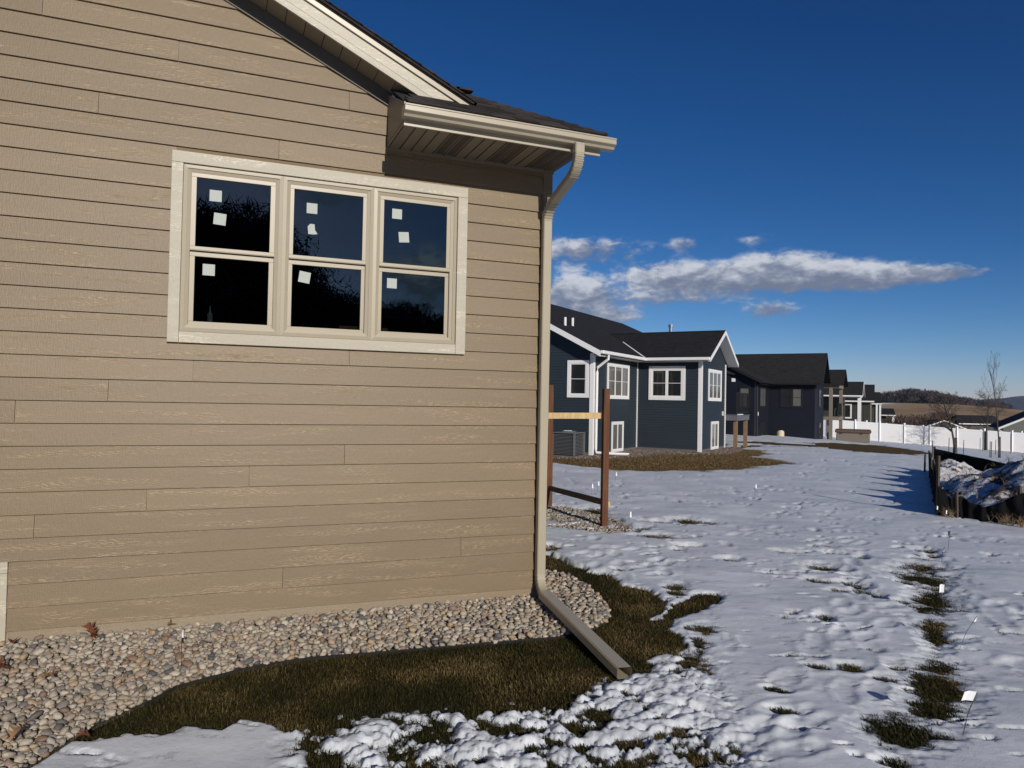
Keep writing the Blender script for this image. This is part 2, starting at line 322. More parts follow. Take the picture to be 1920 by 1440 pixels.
# ------------------------------------------------------------------ mesh helpers
def link(o, parent=None):
    sc.collection.objects.link(o)
    if parent is not None: o.parent = parent
    return o
def tag(o, label=None, cat=None, group=None, kind=None):
    if label: o['label'] = label
    if cat: o['category'] = cat
    if group: o['group'] = group
    if kind: o['kind'] = kind
    return o
def empty(name, loc=(0, 0, 0), rz=0.0, label=None, cat=None, group=None):
    o = bpy.data.objects.new(name, None); o.location = loc; o.rotation_euler = (0, 0, rz); o.empty_display_size = .2
    link(o); return tag(o, label, cat, group)
class MB:
    def __init__(s): s.v = []; s.f = []; s.t = []
    def poly(s, pts, faces):
        b = len(s.v); s.v += [tuple(p) for p in pts]; s.f += [tuple(b+i for i in fc) for fc in faces]; return s
    def box(s, x0, x1, y0, y1, z0, z1):
        x0, x1 = sorted((x0, x1)); y0, y1 = sorted((y0, y1)); z0, z1 = sorted((z0, z1))
        return s.poly([(x0, y0, z0), (x1, y0, z0), (x1, y1, z0), (x0, y1, z0), (x0, y0, z1), (x1, y0, z1), (x1, y1, z1), (x0, y1, z1)],
                      [(0, 3, 2, 1), (4, 5, 6, 7), (0, 1, 5, 4), (1, 2, 6, 5), (2, 3, 7, 6), (3, 0, 4, 7)])
    def prism(s, pts, off):
        """pts: planar polygon, off: extrusion vector"""
        n = len(pts); off = Vector(off); a = [Vector(p) for p in pts]; b = [p+off for p in a]
        return s.poly(a+b, [tuple(range(n-1, -1, -1)), tuple(range(n, 2*n))] + [(i, (i+1) % n, n+(i+1) % n, n+i) for i in range(n)])
    def tube(s, pts, rad, n=6, cap=True):
        pts = [Vector(p) for p in pts]; rings = []; b = len(s.v)
        if not hasattr(rad, '__len__'): rad = [rad]*len(pts)
        for i, p in enumerate(pts):
            d = (pts[min(i+1, len(pts)-1)] - pts[max(i-1, 0)]).normalized()
            a = d.orthogonal().normalized() if abs(d.z) > .9 else d.cross(Vector((0, 0, 1))).normalized(); c = d.cross(a)
            for k in range(n):
                th = 2*math.pi*k/n; s.v.append(tuple(p + a*math.cos(th)*rad[i] + c*math.sin(th)*rad[i]))
        for i in range(len(pts)-1):
            for k in range(n): s.f.append((b+i*n+k, b+i*n+(k+1) % n, b+(i+1)*n+(k+1) % n, b+(i+1)*n+k))
        if cap: s.f.append(tuple(b+k for k in range(n-1, -1, -1))); s.f.append(tuple(b+(len(pts)-1)*n+k for k in range(n)))
        return s
    def sweep(s, path, prof, side=Vector((1, 0, 0)), cap=True):
        """rectangular-ish profile [(a,b)...] swept along a path; a along 'side', b along side x dir"""
        path = [Vector(p) for p in path]; n = len(prof); b = len(s.v)
        for i, p in enumerate(path):
            d = (path[min(i+1, len(path)-1)] - path[max(i-1, 0)]).normalized()
            a = (side - d*side.dot(d)).normalized(); c = d.cross(a).normalized()
            for (u, v) in prof: s.v.append(tuple(p + a*u + c*v))
        for i in range(len(path)-1):
            for k in range(n): s.f.append((b+i*n+k, b+i*n+(k+1) % n, b+(i+1)*n+(k+1) % n, b+(i+1)*n+k))
        if cap: s.f.append(tuple(b+k for k in range(n-1, -1, -1))); s.f.append(tuple(b+(len(path)-1)*n+k for k in range(n)))
        return s
    def build(s, name, m, parent=None, loc=None, smooth=False, bevel=0.0):
        me = bpy.data.meshes.new(name); me.from_pydata(s.v, [], s.f); me.update()
        ms = m if isinstance(m, (list, tuple)) else [m]
        for q in ms: me.materials.append(q)
        if smooth:
            for p in me.polygons: p.use_smooth = True
        o = bpy.data.objects.new(name, me)
        if loc is not None: o.location = loc
        link(o, parent)
        if bevel:
            md = o.modifiers.new('bevel', 'BEVEL'); md.width = bevel; md.segments = 1; md.limit_method = 'ANGLE'
        return o
def bx(name, m, parent, *a, bevel=0.0, loc=None): return MB().box(*a).build(name, m, parent, bevel=bevel, loc=loc)
def cbox(name, m, parent, x0, x1, y0, y1, z0, z1, bevel=0.0):
    """box whose own origin is its centre"""
    c = ((x0+x1)/2, (y0+y1)/2, (z0+z1)/2); hx, hy, hz = abs(x1-x0)/2, abs(y1-y0)/2, abs(z1-z0)/2
    return MB().box(-hx, hx, -hy, hy, -hz, hz).build(name, m, parent, loc=c, bevel=bevel)
def mesh_np(name, V, F, m, parent=None, smooth=True, attrs=None, colors=None):
    me = bpy.data.meshes.new(name); V = np.asarray(V, np.float32); F = np.asarray(F, np.int32); k = F.shape[1]
    me.vertices.add(len(V)); me.vertices.foreach_set('co', V.ravel())
    me.loops.add(F.size); me.loops.foreach_set('vertex_index', F.ravel())
    me.polygons.add(len(F)); me.polygons.foreach_set('loop_start', np.arange(0, F.size, k, dtype=np.int32)); me.polygons.foreach_set('loop_total', np.full(len(F), k, np.int32))
    me.polygons.foreach_set('use_smooth', np.full(len(F), smooth))
    me.update(calc_edges=True)
    for an, av in (attrs or {}).items():
        a = me.attributes.new(an, 'FLOAT', 'POINT'); a.data.foreach_set('value', np.asarray(av, np.float32))
    for an, av in (colors or {}).items():
        a = me.attributes.new(an, 'FLOAT_COLOR', 'POINT'); a.data.foreach_set('color', np.c_[av, np.ones(len(av))].astype(np.float32).ravel())
    me.materials.append(m); o = bpy.data.objects.new(name, me); link(o, parent); return o

# numpy noise -------------------------------------------------------
_perm = np.random.default_rng(3).random((256, 256)).astype(np.float32)
def vnoise(x, y):
    xi = np.floor(x).astype(int); yi = np.floor(y).astype(int); fx = x-xi; fy = y-yi
    fx = fx*fx*(3-2*fx); fy = fy*fy*(3-2*fy)
    g = lambda a, b: _perm[a & 255, b & 255]
    return (g(xi, yi)*(1-fx)+g(xi+1, yi)*fx)*(1-fy) + (g(xi, yi+1)*(1-fx)+g(xi+1, yi+1)*fx)*fy
def fbm(x, y, o=4, gain=.5):
    s = 0; a = 1; t = 0
    for i in range(o): s = s + a*vnoise(x*2**i+17.3*i, y*2**i+5.1*i); t += a; a *= gain
    return s/t
def sdf(X, Y, P):
    """signed distance to polygon, negative inside"""
    P = np.array(P); n = len(P); d = np.full(X.shape, 1e9); ins = np.zeros(X.shape, bool)
    for i in range(n):
        ax, ay = P[i]; bx_, by_ = P[(i+1) % n]; ex, ey = bx_-ax, by_-ay
        t = np.clip(((X-ax)*ex+(Y-ay)*ey)/(ex*ex+ey*ey+1e-12), 0, 1)
        d = np.minimum(d, np.hypot(X-ax-t*ex, Y-ay-t*ey))
        c = ((ay > Y) != (by_ > Y)) & (X < ex*(Y-ay)/(ey if abs(ey) > 1e-12 else 1e-12)+ax); ins ^= c
    return np.where(ins, -d, d)

# ------------------------------------------------------------------ ground and snow
cyw, syw = math.cos(yaw), math.sin(yaw)
def gh(X, Y):
    r = X*cyw - Y*syw
    sp = lambda v: 2.5*np.logaddexp(0, v/2.5)
    return -.085*sp(r-16.5) + .035*sp(r-31)
def ghs(x, y): return float(gh(np.array([x]), np.array([y]))[0])
ROCK = [(-1.44, 6.49), (-0.74, 6.47), (0.44, 6.47), (2.81, 6.44), (3.0, 6.9), (3.35, 7.5), (3.57, 7.24), (3.56, 6.72), (3.46, 6.21), (3.33, 5.85), (3.19, 5.63), (3.02, 5.52), (2.82, 5.44), (2.63, 5.38), (1.95, 5.43), (1.13, 5.49), (0.75, 5.53), (0.52, 5.52), (0.20, 5.45), (-0.07, 5.33), (-0.19, 5.27), (-0.36, 5.04), (-0.54, 4.85), (-0.66, 4.71), (-0.73, 4.56), (-0.82, 4.39), (-0.92, 4.25), (-1.34, 4.15), (-2.3, 4.3), (-2.5, 6.50)]
GRASS = [(3.2, 9.0), (3.70, 8.9), (3.89, 8.45), (3.86, 7.80), (3.92, 7.34), (4.08, 7.08), (4.00, 6.67), (4.08, 6.42), (4.02, 6.03), (3.79, 5.73), (3.59, 5.63), (3.52, 5.49), (3.76, 5.62), (3.97, 5.78), (4.23, 5.96), (4.53, 6.17), (4.70, 6.10), (4.56, 5.90), (4.22, 5.70), (4.02, 5.62), (3.80, 5.49), (3.62, 5.30), (3.64, 5.17), (3.53, 4.98), (3.43, 4.73), (3.32, 4.60), (3.24, 4.72), (3.09, 4.75), (3.00, 4.68), (3.00, 4.54), (2.95, 4.43), (2.82, 4.39), (2.71, 4.47), (2.51, 4.34), (2.28, 4.21), (2.12, 4.08), (1.97, 4.03), (1.83, 4.12), (1.62, 4.10), (1.51, 4.17), (1.34, 4.05), (1.13, 3.98), (0.95, 3.96), (0.83, 3.96), (0.73, 4.04), (0.66, 3.97), (0.58, 4.16), (0.48, 4.38), (0.43, 4.38), (0.32, 4.49), (0.18, 4.60), (0.07, 4.49), (-0.12, 4.58), (-0.17, 4.48), (-0.43, 4.56), (-0.61, 4.56), (-0.76, 4.57), (-0.80, 4.43), (-0.85, 4.36), (-1.2, 4.6), (-1.2, 6.3), (0.03, 6.3), (2.88, 6.55), (2.9, 9)]
CHUNK = [(0.30, 4.45), (0.74, 4.62), (1.5, 4.50), (2.27, 4.58), (3.12, 4.80), (3.75, 5.17), (3.6, 4.6), (2.78, 3.0), (0.2, 3.2)]
PATCH = [(8.78, 7.04, 0.095, 0.086), (8.56, 6.76, 0.063, 0.072), (7.89, 6.34, 0.168, 0.156), (7.37, 5.96, 0.212, 0.200), (7.29, 5.73, 0.114, 0.114), (6.59, 5.20, 0.126, 0.356), (6.25, 5.05, 0.082, 0.086), (5.86, 4.63, 0.095, 0.120), (5.62, 4.41, 0.063, 0.270), (4.98, 3.88, 0.085, 0.114), (4.62, 3.61, 0.126, 0.236), (4.25, 3.34, 0.104, 0.142), (3.79, 3.18, 0.117, 0.156), (3.40, 2.90, 0.054, 0.042), (6.61, 6.64, 0.126, 0.106), (6.07, 6.17, 0.104, 0.071), (7.54, 6.96, 0.054, 0.092), (6.31, 5.91, 0.082, 0.071), (5.99, 5.79, 0.073, 0.057), (6.16, 5.66, 0.073, 0.064), (6.18, 5.49, 0.045, 0.057), (5.11, 5.10, 0.045, 0.071), (4.37, 3.81, 0.051, 0.042), (4.10, 4.17, 0.051, 0.042), (4.32, 4.06, 0.054, 0.050), (3.51, 3.91, 0.051, 0.028), (3.32, 3.62, 0.061, 0.022), (3.93, 3.06, 0.067, 0.036), (6.96, 5.81, 0.073, 0.064), (7.06, 5.53, 0.082, 0.058), (6.84, 7.46, 0.092, 0.064), (5.83, 6.58, 0.073, 0.042), (7.69, 7.63, 0.076, 0.064), (7.35, 7.20, 0.073, 0.071), (6.57, 6.26, 0.054, 0.036), (6.25, 5.27, 0.051, 0.050), (4.56, 3.71, 0.051, 0.028), (3.67, 3.10, 0.073, 0.042), (3.26, 3.02, 0.022, 0.014), (7.63, 6.34, 0.133, 0.057), (8.27, 6.65, 0.146, 0.064), (6.05, 11.27, 0.155, 0.246), (5.82, 8.90, 0.196, 0.122), (5.81, 8.15, 0.104, 0.050), (5.54, 8.02, 0.063, 0.050), (5.81, 7.32, 0.082, 0.072), (7.08, 9.96, 0.155, 0.128), (7.27, 9.69, 0.102, 0.122), (5.96, 9.51, 0.082, 0.094), (5.76, 9.38, 0.045, 0.108), (4.46, 6.45, 0.063, 0.100), (4.32, 6.25, 0.054, 0.064), (4.27, 7.24, 0.063, 0.058), (3.76, 5.26, 0.022, 0.028), (6.96, 9.85, 0.102, 0.150), (6.47, 9.98, 0.165, 0.094), (3.98, 7.11, 0.063, 0.081), (3.86, 5.18, 0.063, 0.086), (3.59, 4.89, 0.041, 0.117), (4.01, 8.57, 0.076, 0.130)]
GRAVEL2 = [(5.49, 12.04), (5.81, 11.83), (5.90, 11.17), (5.98, 10.41), (5.88, 9.68), (5.61, 9.30), (5.24, 9.27), (4.89, 9.59), (4.59, 9.94), (4.3, 10.26), (4.3, 12.3)]
BROWN2 = [(8.2, 20.5), (9.69, 20.33), (10.0, 19.3), (10.39, 17.95), (11.45, 17.35), (12.85, 17.09), (14.33, 17.78), (16.71, 18.43), (17.91, 19.01), (18.33, 20.22), (18.49, 21.6), (19.6, 22.6), (21.5, 24.6), (20.5, 26.5), (12.81, 27), (8, 28)]
BROWN3 = [(26.29, 32.44), (26.79, 31.55), (27.12, 30.71), (31.39, 32.13), (36.52, 34.33), (41.82, 37.49), (42.47, 35.94), (39.89, 32.07), (34.63, 27.44), (30.65, 24.5), (27.13, 22.95), (26.78, 24.01), (26.39, 24.81), (25.76, 26.03), (24.47, 26.66), (23.23, 26.99), (21.33, 26.67)]
FOOT = [(5.11, 5.10), (4.83, 4.67), (4.93, 4.54), (5.48, 5.15), (4.51, 4.57), (4.29, 4.40), (5.10, 4.78), (4.20, 4.12), (4.31, 4.05), (4.67, 3.98), (4.83, 4.35), (3.71, 4.04), (3.58, 3.92), (3.27, 3.64), (3.32, 3.57), (3.31, 3.44), (2.99, 3.48), (4.12, 3.67), (3.93, 3.73), (5.57, 5.36), (5.95, 5.57), (6.27, 5.76), (6.35, 6.04), (6.63, 6.12), (6.77, 6.42), (7.13, 6.69), (7.47, 6.89), (7.46, 7.11), (8.73, 8.42), (9.08, 8.79), (8.16, 7.74), (8.23, 7.59), (7.83, 7.28), (7.08, 5.28), (7.11, 5.17), (7.01, 4.87), (7.10, 4.78), (6.93, 4.56), (6.62, 4.87), (6.58, 4.94), (6.53, 4.47), (6.32, 4.17), (5.68, 4.22), (5.57, 3.73), (5.56, 3.66), (3.11, 3.34), (3.02, 3.17), (5.46, 4.76), (5.90, 5.19), (6.00, 5.16), (6.41, 4.56),
        (4.57, 8.30), (4.76, 8.25), (4.91, 8.11), (4.82, 8.89), (4.21, 8.05), (4.32, 7.92), (4.58, 7.94), (4.34, 7.43), (4.04, 7.44), (4.60, 7.27), (4.65, 6.96), (4.91, 7.50), (4.92, 7.33), (4.12, 6.98), (4.58, 6.91), (3.78, 4.89), (3.82, 5.03), (3.40, 4.69), (3.80, 4.80),
        (9.6, 9.4), (10.1, 10.0), (10.7, 10.7), (8.0, 9.0), (8.4, 8.6), (9.3, 7.6), (9.9, 7.4), (10.5, 7.3), (6.9, 8.6), (7.4, 8.9), (6.3, 8.0)]

def mound(X, Y):
    d = np.hypot(X-16.9, Y-7.3); h = 2.45*(1-d/5.1); h = np.where(h > 0, h, 0)
    h2 = .52*np.clip(1-np.hypot(X-18.6, Y-14.2)/1.15, 0, 1)**.7
    return h, h2
def thickness(X, Y):
    rad = np.hypot(X, Y)
    e = (fbm(X*4, Y*4, 4)-.5)
    t = .034 + (fbm(X*1.3, Y*1.3, 3)-.5)*.022
    e2 = fbm(X*17, Y*17, 3)-.5
    near = sdf(X, Y, GRASS) + e*.16 + e2*.06
    rock = sdf(X, Y, ROCK)
    chunk = sdf(X, Y, CHUNK) < 0.0
    prof = lambda d, hmax, wdt: np.where(d > 0, hmax*(1-np.exp(-d/wdt)), -.03+np.maximum(d, -.2)*.0)
    t = np.minimum(t, prof(near, .085, .10))
    t = np.minimum(t, prof(rock-.02, .07, .06))
    # patches with bare grass: melted out on the sunny side, long thin edges
    for (px, py, rl, rd) in PATCH:
        sel = np.hypot(X-px, Y-py) < .9
        if not sel.any(): continue
        x = X[sel]-px; y = Y[sel]-py; a = math.atan2(px, py); lat = x*math.cos(a)-y*math.sin(a); dep = x*math.sin(a)+y*math.cos(a)
        q = np.hypot(lat/(rl*1.25), dep/(rd*1.3)) + (fbm(lat*8+px*7, dep*22+py*5, 4)-.5)*1.7
        t[sel] = np.minimum(t[sel], np.clip((q-1)*.035, -.02, 1))
    # trampled, chunky edge near the downspout
    ch = .18*fbm(X*9.5+3, Y*9.5, 5, .62) - .1055 - .08*(fbm(X*2.4, Y*2.4, 2)-.5) + .026*np.clip((X-1.9)/1.1, -.2, 1); ch = np.where(ch > 0, .020*np.tanh(ch/.014)+ch*.20+(fbm(X*26, Y*26, 3)-.5)*.014, ch)
    ridge = np.abs(fbm(X*13, Y*13, 3)-.5)*2
    ch = ch + .022*(1-ridge) - .006
    dch = np.clip(-sdf(X, Y, CHUNK)/.35, 0, 1)
    lx = X*.9-Y*.4
    t = np.where(dch > 0, t*(1-dch)*(t > 0)+np.where(t > 0, 0, t*(1-dch)) + dch*np.where(near < -.5, -.02, ch*1.15), t)
    t = np.where(rock < .03, np.minimum(t, -.02), t)
    # thin streaks where blades poke through
    st = fbm(X*2.2, Y*2.2, 3); st2 = fbm((X*cyw-Y*syw)*5, (X*syw+Y*cyw)*15, 4)
    t = t - np.where((rad < 40), np.clip(st2-.66, 0, 1)*np.clip(st-.38, 0, 1)*1.1, 0)*(t > 0)
    g2 = sdf(X, Y, GRAVEL2); t = np.where(g2 < .12, np.minimum(t, np.where((fbm(X*3.5, Y*3.5, 3) > .55) & (g2 < -.25), .02, (g2+e*.12)*.5)), t)
    b2 = sdf(X, Y, BROWN2) + (fbm(X*1.2, Y*1.2, 4)-.5)*1.2; t = np.where(b2 < .3, np.minimum(t, b2*.1), t)
    b3 = sdf(X, Y, BROWN3) + (fbm(X*.7, Y*.7, 4)-.5)*2.6; b3 = np.where((fbm(X*.5+9, Y*.5, 3) > .60), b3+1.2, b3); t = np.where(b3 < .3, np.minimum(t, b3*.08), t)
    for (px, py) in FOOT:
        sel = np.hypot(X-px, Y-py) < .35
        if not sel.any(): continue
        a = (px*13.7+py*7.1) % 1*1.4-.2+.55; x = X[sel]-px; y = Y[sel]-py
        u = x*math.sin(a)+y*math.cos(a); v = x*math.cos(a)-y*math.sin(a)
        q = np.hypot(u/.185, v/.085) + (fbm(X[sel]*14, Y[sel]*14, 2)-.5)*.5
        t[sel] = t[sel] - np.where(t[sel] > 0, .015*np.clip(1.0-q**2, 0, 1), 0) + .005*np.exp(-((q-1.3)/.30)**2)*(t[sel] > 0)
    return t
def relief(X, Y):
    rad = np.hypot(X, Y)
    u = X*cyw-Y*syw; v = X*syw+Y*cyw
    z = (fbm(X*.35, Y*.35, 3)-.5)*.07 + (fbm(u*1.0, v*1.7, 3)-.5)*.030 + (fbm(u*4.5, v*8, 3)-.5)*.0075
    z = z*np.clip((rad-3)/4, .25, 1)
    z = z + .16*np.exp(-(((X-13.2)/1.2)**2+((Y-8.2)/1.4)**2))*0
    return z
def path_dents(X, Y):
    """the worn foot path"""
    return 0

def polar(azs, rs):
    A, Rr = np.meshgrid(azs, rs); X = np.sin(A)*Rr; Y = np.cos(A)*Rr
    nA = len(azs); i = np.arange(len(rs)-1)[:, None]*nA + np.arange(nA-1)[None, :]
    F = np.stack([i, i+1, i+nA+1, i+nA], -1).reshape(-1, 4)
    return X, Y, F
azs = np.radians(np.concatenate([np.arange(-180, -22, 3.0), np.arange(-22, 64, .125), np.arange(64, 180.1, 3.0)]))
rs = [.25, .8, 1.4, 2.0, 2.5]
while rs[-1] < 2.9: rs.append(rs[-1]+.06)
while rs[-1] < 75: rs.append(rs[-1] + max(.0165, rs[-1]**2/2100))
rs = np.array(rs)
X, Y, F = polar(azs, rs)
GZ = gh(X, Y); T_ = thickness(X, Y); RL = relief(X, Y)
mh, mh2 = mound(X, Y)
Z = GZ + np.where(T_ > 0, T_ + RL*np.clip(T_/.03, 0, 1), T_)
hole = (mh > .12)
Fv = T_.ravel()[F]; keep = (Fv.max(1) > -.004)
Vs = np.c_[X.ravel(), Y.ravel(), Z.ravel()]
# drop snow inside the tan house
cx, cy_ = X.ravel()[F].mean(1), Y.ravel()[F].mean(1)
keep &= ~((cx < 2.95) & (cy_ > 6.44) & (cx > -9) & (cy_ < 18.5))
Fk = F[keep]; used = np.unique(Fk); remap = np.full(len(Vs), -1); remap[used] = np.arange(len(used))
stq = fbm((X*cyw-Y*syw)*5, (X*syw+Y*cyw)*15, 4); thin = np.clip(np.clip(1-T_/.014, 0, 1) + np.clip((stq-.60)*5, 0, .8)*np.clip((9-np.abs(np.hypot(X, Y)-9))/4, 0, 1), 0, 1).ravel()
snow = mesh_np('snow', Vs[used], remap[Fk], M['snow'], attrs={'thin': thin[used]})
tag(snow, 'patchy trodden snow lying over the dormant lawn', kind='structure')
rg = np.concatenate([[.25, 1.2, 2.2], np.geomspace(2.8, 78, 150)]); ag = np.radians(np.concatenate([np.arange(-180, -22, 3.0), np.arange(-22, 64, .6), np.arange(64, 180.1, 3.0)]))
Xg, Yg, Fg = polar(ag, rg)
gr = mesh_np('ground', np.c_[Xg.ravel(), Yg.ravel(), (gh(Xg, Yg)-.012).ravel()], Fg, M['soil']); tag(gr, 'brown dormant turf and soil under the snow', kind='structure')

# far terrain: field hill, valley, ridge
def far_h(X, Y):
    r = np.hypot(X, Y); A = np.degrees(np.arctan2(X, Y))
    base = np.minimum(gh(X, Y), -.5)*np.clip(1-(r-70)/80, 0, 1) + np.clip((r-70)/80, 0, 1)*(-6.5)
    # hill crest at r=450, height by azimuth
    azk = [-180, 20, 40, 46, 50.5, 53, 55.2, 57.2, 60, 66, 180]; hk = [-6, -2, 2.2, 3.9, 3.9, 3.6, 2.3, .8, -3.5, -6, -6]
    crest = np.interp(A, azk, hk)
    s = np.clip((r-230)/220, 0, 1); s = s*s*(3-2*s)
    z = base*(1-s) + crest*s
    z = z + (fbm(X/90, Y/90, 3)-.5)*2.2*np.clip((r-150)/150, 0, 1)*np.clip((700-r)/200, 0, 1)
    dn = np.clip((r-520)/500, 0, 1); z = z*(1-dn) + (-18)*dn
    return z
rf = np.concatenate([np.linspace(74, 560, 70), np.geomspace(600, 4100, 18)]); af = np.radians(np.concatenate([np.arange(-180, 10, 6.0), np.arange(10, 75, .5), np.arange(75, 180.1, 5.0)]))
Xf, Yf, Ff = polar(af, rf); Zf = far_h(Xf, Yf)
Zf[0] = gh(Xf[0], Yf[0])-.1
rr = np.hypot(Xf, Yf); AA = np.degrees(np.arctan2(Xf, Yf))
snowy = np.where(rr < 200, 1.0, 0) + np.clip(1-np.abs(rr-450)/60, 0, 1)*np.clip((52-AA)/4, 0, 1)*.9 + np.where(rr > 900, .5, 0) + np.clip((49.5-AA)/3, 0, 1)*.7
fld = mesh_np('field', np.c_[Xf.ravel(), Yf.ravel(), Zf.ravel()], Ff, M['field'], attrs={'snowy': snowy.ravel()}); tag(fld, 'tan stubble field on a low hill beyond the houses', kind='structure')
ar = np.radians(np.arange(-20, 110, .4)); rr2 = np.linspace(2600, 3700, 14)
Xr, Yr, Fr = polar(ar, rr2)
Ar = np.degrees(ar)[None, :]
crest = np.interp(Ar, [-20, 40, 50, 54, 56, 57.5, 60, 110], [30, 32, 35, 40, 50, 56, 60, 40]) + (fbm(Ar*1.1+np.zeros_like(Xr), np.zeros_like(Xr)+3.3, 5)-.5)*16
s = ((rr2-2600)/1000)[:, None]; s = np.clip(s, 0, 1); s = np.where(s < .9, np.sin(s/.9*math.pi/2), 1)
Zr = -20 + (crest+20)*s + (fbm(Xr/150, Yr/150, 4)-.5)*18
rdg = mesh_np('hills', np.c_[Xr.ravel(), Yr.ravel(), Zr.ravel()], Fr, M['ridge']); tag(rdg, 'far blue-grey wooded ridge on the horizon', kind='structure')

# ------------------------------------------------------------------ the tan house (its wall faces -Y at y = 6.415)
WY = 6.415
E0, EX = 1.664, .17                      # lowest full course reference and exposure
house = empty('tan_house', (0, 0, 0), label='tan lap-sided house in the left foreground with a cream-trimmed triple window', cat='house')
SLOPE = .4725
fz = lambda x: 5.229 - SLOPE*x           # frieze top line on the gable wall
def board(x0b, x1b, x0t, x1t, z0, z1):
    """one lap board: proud at its bottom edge, origin at its centre"""
    cxm, czm = (x0b+x1b)/2, (z0+z1)/2
    yb, yt = WY-.015, WY+.003
    P = [(x0b, yb, z0), (x1b, yb, z0), (x1t, yt, z1), (x0t, yt, z1), (x0b, WY+.02, z0), (x1b, WY+.02, z0), (x1t, WY+.02, z1), (x0t, WY+.02, z1)]
    P = [(p[0]-cxm, p[1]-WY, p[2]-czm) for p in P]
    return MB().poly(P, [(0, 1, 2, 3), (4, 7, 6, 5), (0, 4, 5, 1), (3, 2, 6, 7), (0, 3, 7, 4), (1, 5, 6, 2)]).build('siding_board', M['siding'], house, loc=(cxm, WY, czm))
JO = {13: [.431], 1: [-.774], 0: [-1.378], 2: [-.179], -4: [-.486], -3: [.265], -2: [1.034], -5: [-1.233], 18: [-1.288], 3: [1.053], 17: [-.35], 14: [-.9], 16: [1.0], -7: [2.1], -8: [.55]}
XL = -4.2
for k in range(-10, 21):
    z0 = E0 + EX*k; z1 = z0+EX
    if z1 < .06: continue
    if z0 < .055: z0 = .055
    xr = 2.852 if z0 < 4.09 else 1.40
    segs = [(XL, xr)]
    if z1 > 2.40 and z0 < 3.74: segs = [(XL, -.345), (2.06, xr)]
    if z0 < .60 and z1 > .06: segs = [(-1.43 if a < -1.5 else a, b) for a, b in segs]
    out = []
    cuts = JO.get(k, []) + [-2.9 + (k*1.37) % 1.2]
    for a, b in segs:
        c = a
        for j in sorted(cuts):
            if c+.25 < j < b-.05: out.append((c, j-.0015)); c = j+.0015
        out.append((c, b))
    for a, b in out:
        b0, b1 = (min(b, (5.229+.03-z0)/SLOPE), min(b, (5.229+.03-z1)/SLOPE)) if z0 > 4.2 else (b, b)
        if b0 > a+.02: board(a, b0, a, max(b1, a+.01), z0, z1)
    if z1 > 3.84 and z0 < 3.83:
        board(-.345, 2.06, -.345, 2.06, 3.825, z1)
    if z0 < .60 and z1 > .6445: board(XL, -1.43, XL, -1.43, .6445, z1)
# sheathing and body behind the boards, leaving the window opening
sh = MB()
sh.box(-9, -.30, WY+.022, WY+.16, 0, 4.12).box(2.01, 2.93, WY+.022, WY+.16, 0, 4.12).box(-.30, 2.01, WY+.022, WY+.16, 0, 2.40).box(-.30, 2.01, WY+.022, WY+.16, 3.74, 4.12)
sh.prism([(1.40, WY+.022, 4.123), (1.40, WY+.022, 4.56), (-2.7, WY+.022, 6.48), (-8.0, WY+.022, 4.123)], (0, .13, 0))
sh.box(2.78, 2.93, WY+.163, 18, 0, 4.12).box(-9, -8.85, WY+.163, 18, 0, 4.12).box(-9, 2.93, 18.003, 18.15, 0, 4.12)
sh.build('wall', M['tanpaint'], house)
MB().box(XL-4, 2.835, WY-.004, WY+.018, -.15, .052).build('foundation', M['tanpaint'], house)
sidev = MB()
for k in range(0, 24):
    z0 = .06+EX*k; z1 = z0+EX-.002; sidev.poly([(2.945, WY+.02, z0), (2.945, 18, z0), (2.934, 18, z1), (2.934, WY+.02, z1), (2.93, WY+.02, z0), (2.93, 18, z0)], [(0, 1, 2, 3), (0, 4, 5, 1)])
tag(sidev.build('side_siding', M['siding'], house), kind='stuff')
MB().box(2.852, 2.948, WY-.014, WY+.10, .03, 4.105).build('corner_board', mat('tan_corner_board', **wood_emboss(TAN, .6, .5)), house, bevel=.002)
# interior room
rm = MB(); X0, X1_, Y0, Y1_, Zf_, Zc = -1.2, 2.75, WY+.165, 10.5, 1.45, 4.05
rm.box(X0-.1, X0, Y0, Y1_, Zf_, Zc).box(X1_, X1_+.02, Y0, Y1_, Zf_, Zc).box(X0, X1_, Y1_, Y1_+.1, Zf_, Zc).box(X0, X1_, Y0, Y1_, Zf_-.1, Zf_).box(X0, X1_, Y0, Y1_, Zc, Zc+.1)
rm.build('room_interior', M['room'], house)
MB().box(-.32, 2.03, WY+.145, WY+.32, 2.43, 2.47).build('window_stool', M['stud'], house)
dr = MB().box(.95, 1.05, 10.40, 10.47, 1.45, 3.5).box(1.85, 1.95, 10.40, 10.47, 1.45, 3.5).box(.95, 1.95, 10.40, 10.47, 3.5, 3.6); dr.build('inner_doorway', M['stud'], house)

# window trim boards (parts)
TY = WY-.034
def trimb(x0, x1, z0, z1, nm='window_trim'): return cbox(nm, M['trim'], house, x0, x1, TY, WY+.03, z0, z1, bevel=.0025)
trimb(-.376, 2.091, 3.742, 3.834); trimb(-.376, -.291, 2.309, 3.7405); trimb(1.999, 2.091, 2.309, 3.7405); trimb(-.2895, 1.9975, 2.309, 2.397)
trimb(-3.0, -1.385, .565, .648, 'basement_window_trim'); trimb(-1.475, -1.385, .060, .5635, 'basement_window_trim')
bx('basement_window_pane', M['darkglass'], house, -3.0, -1.477, WY-.006, WY+.03, .06, .563)
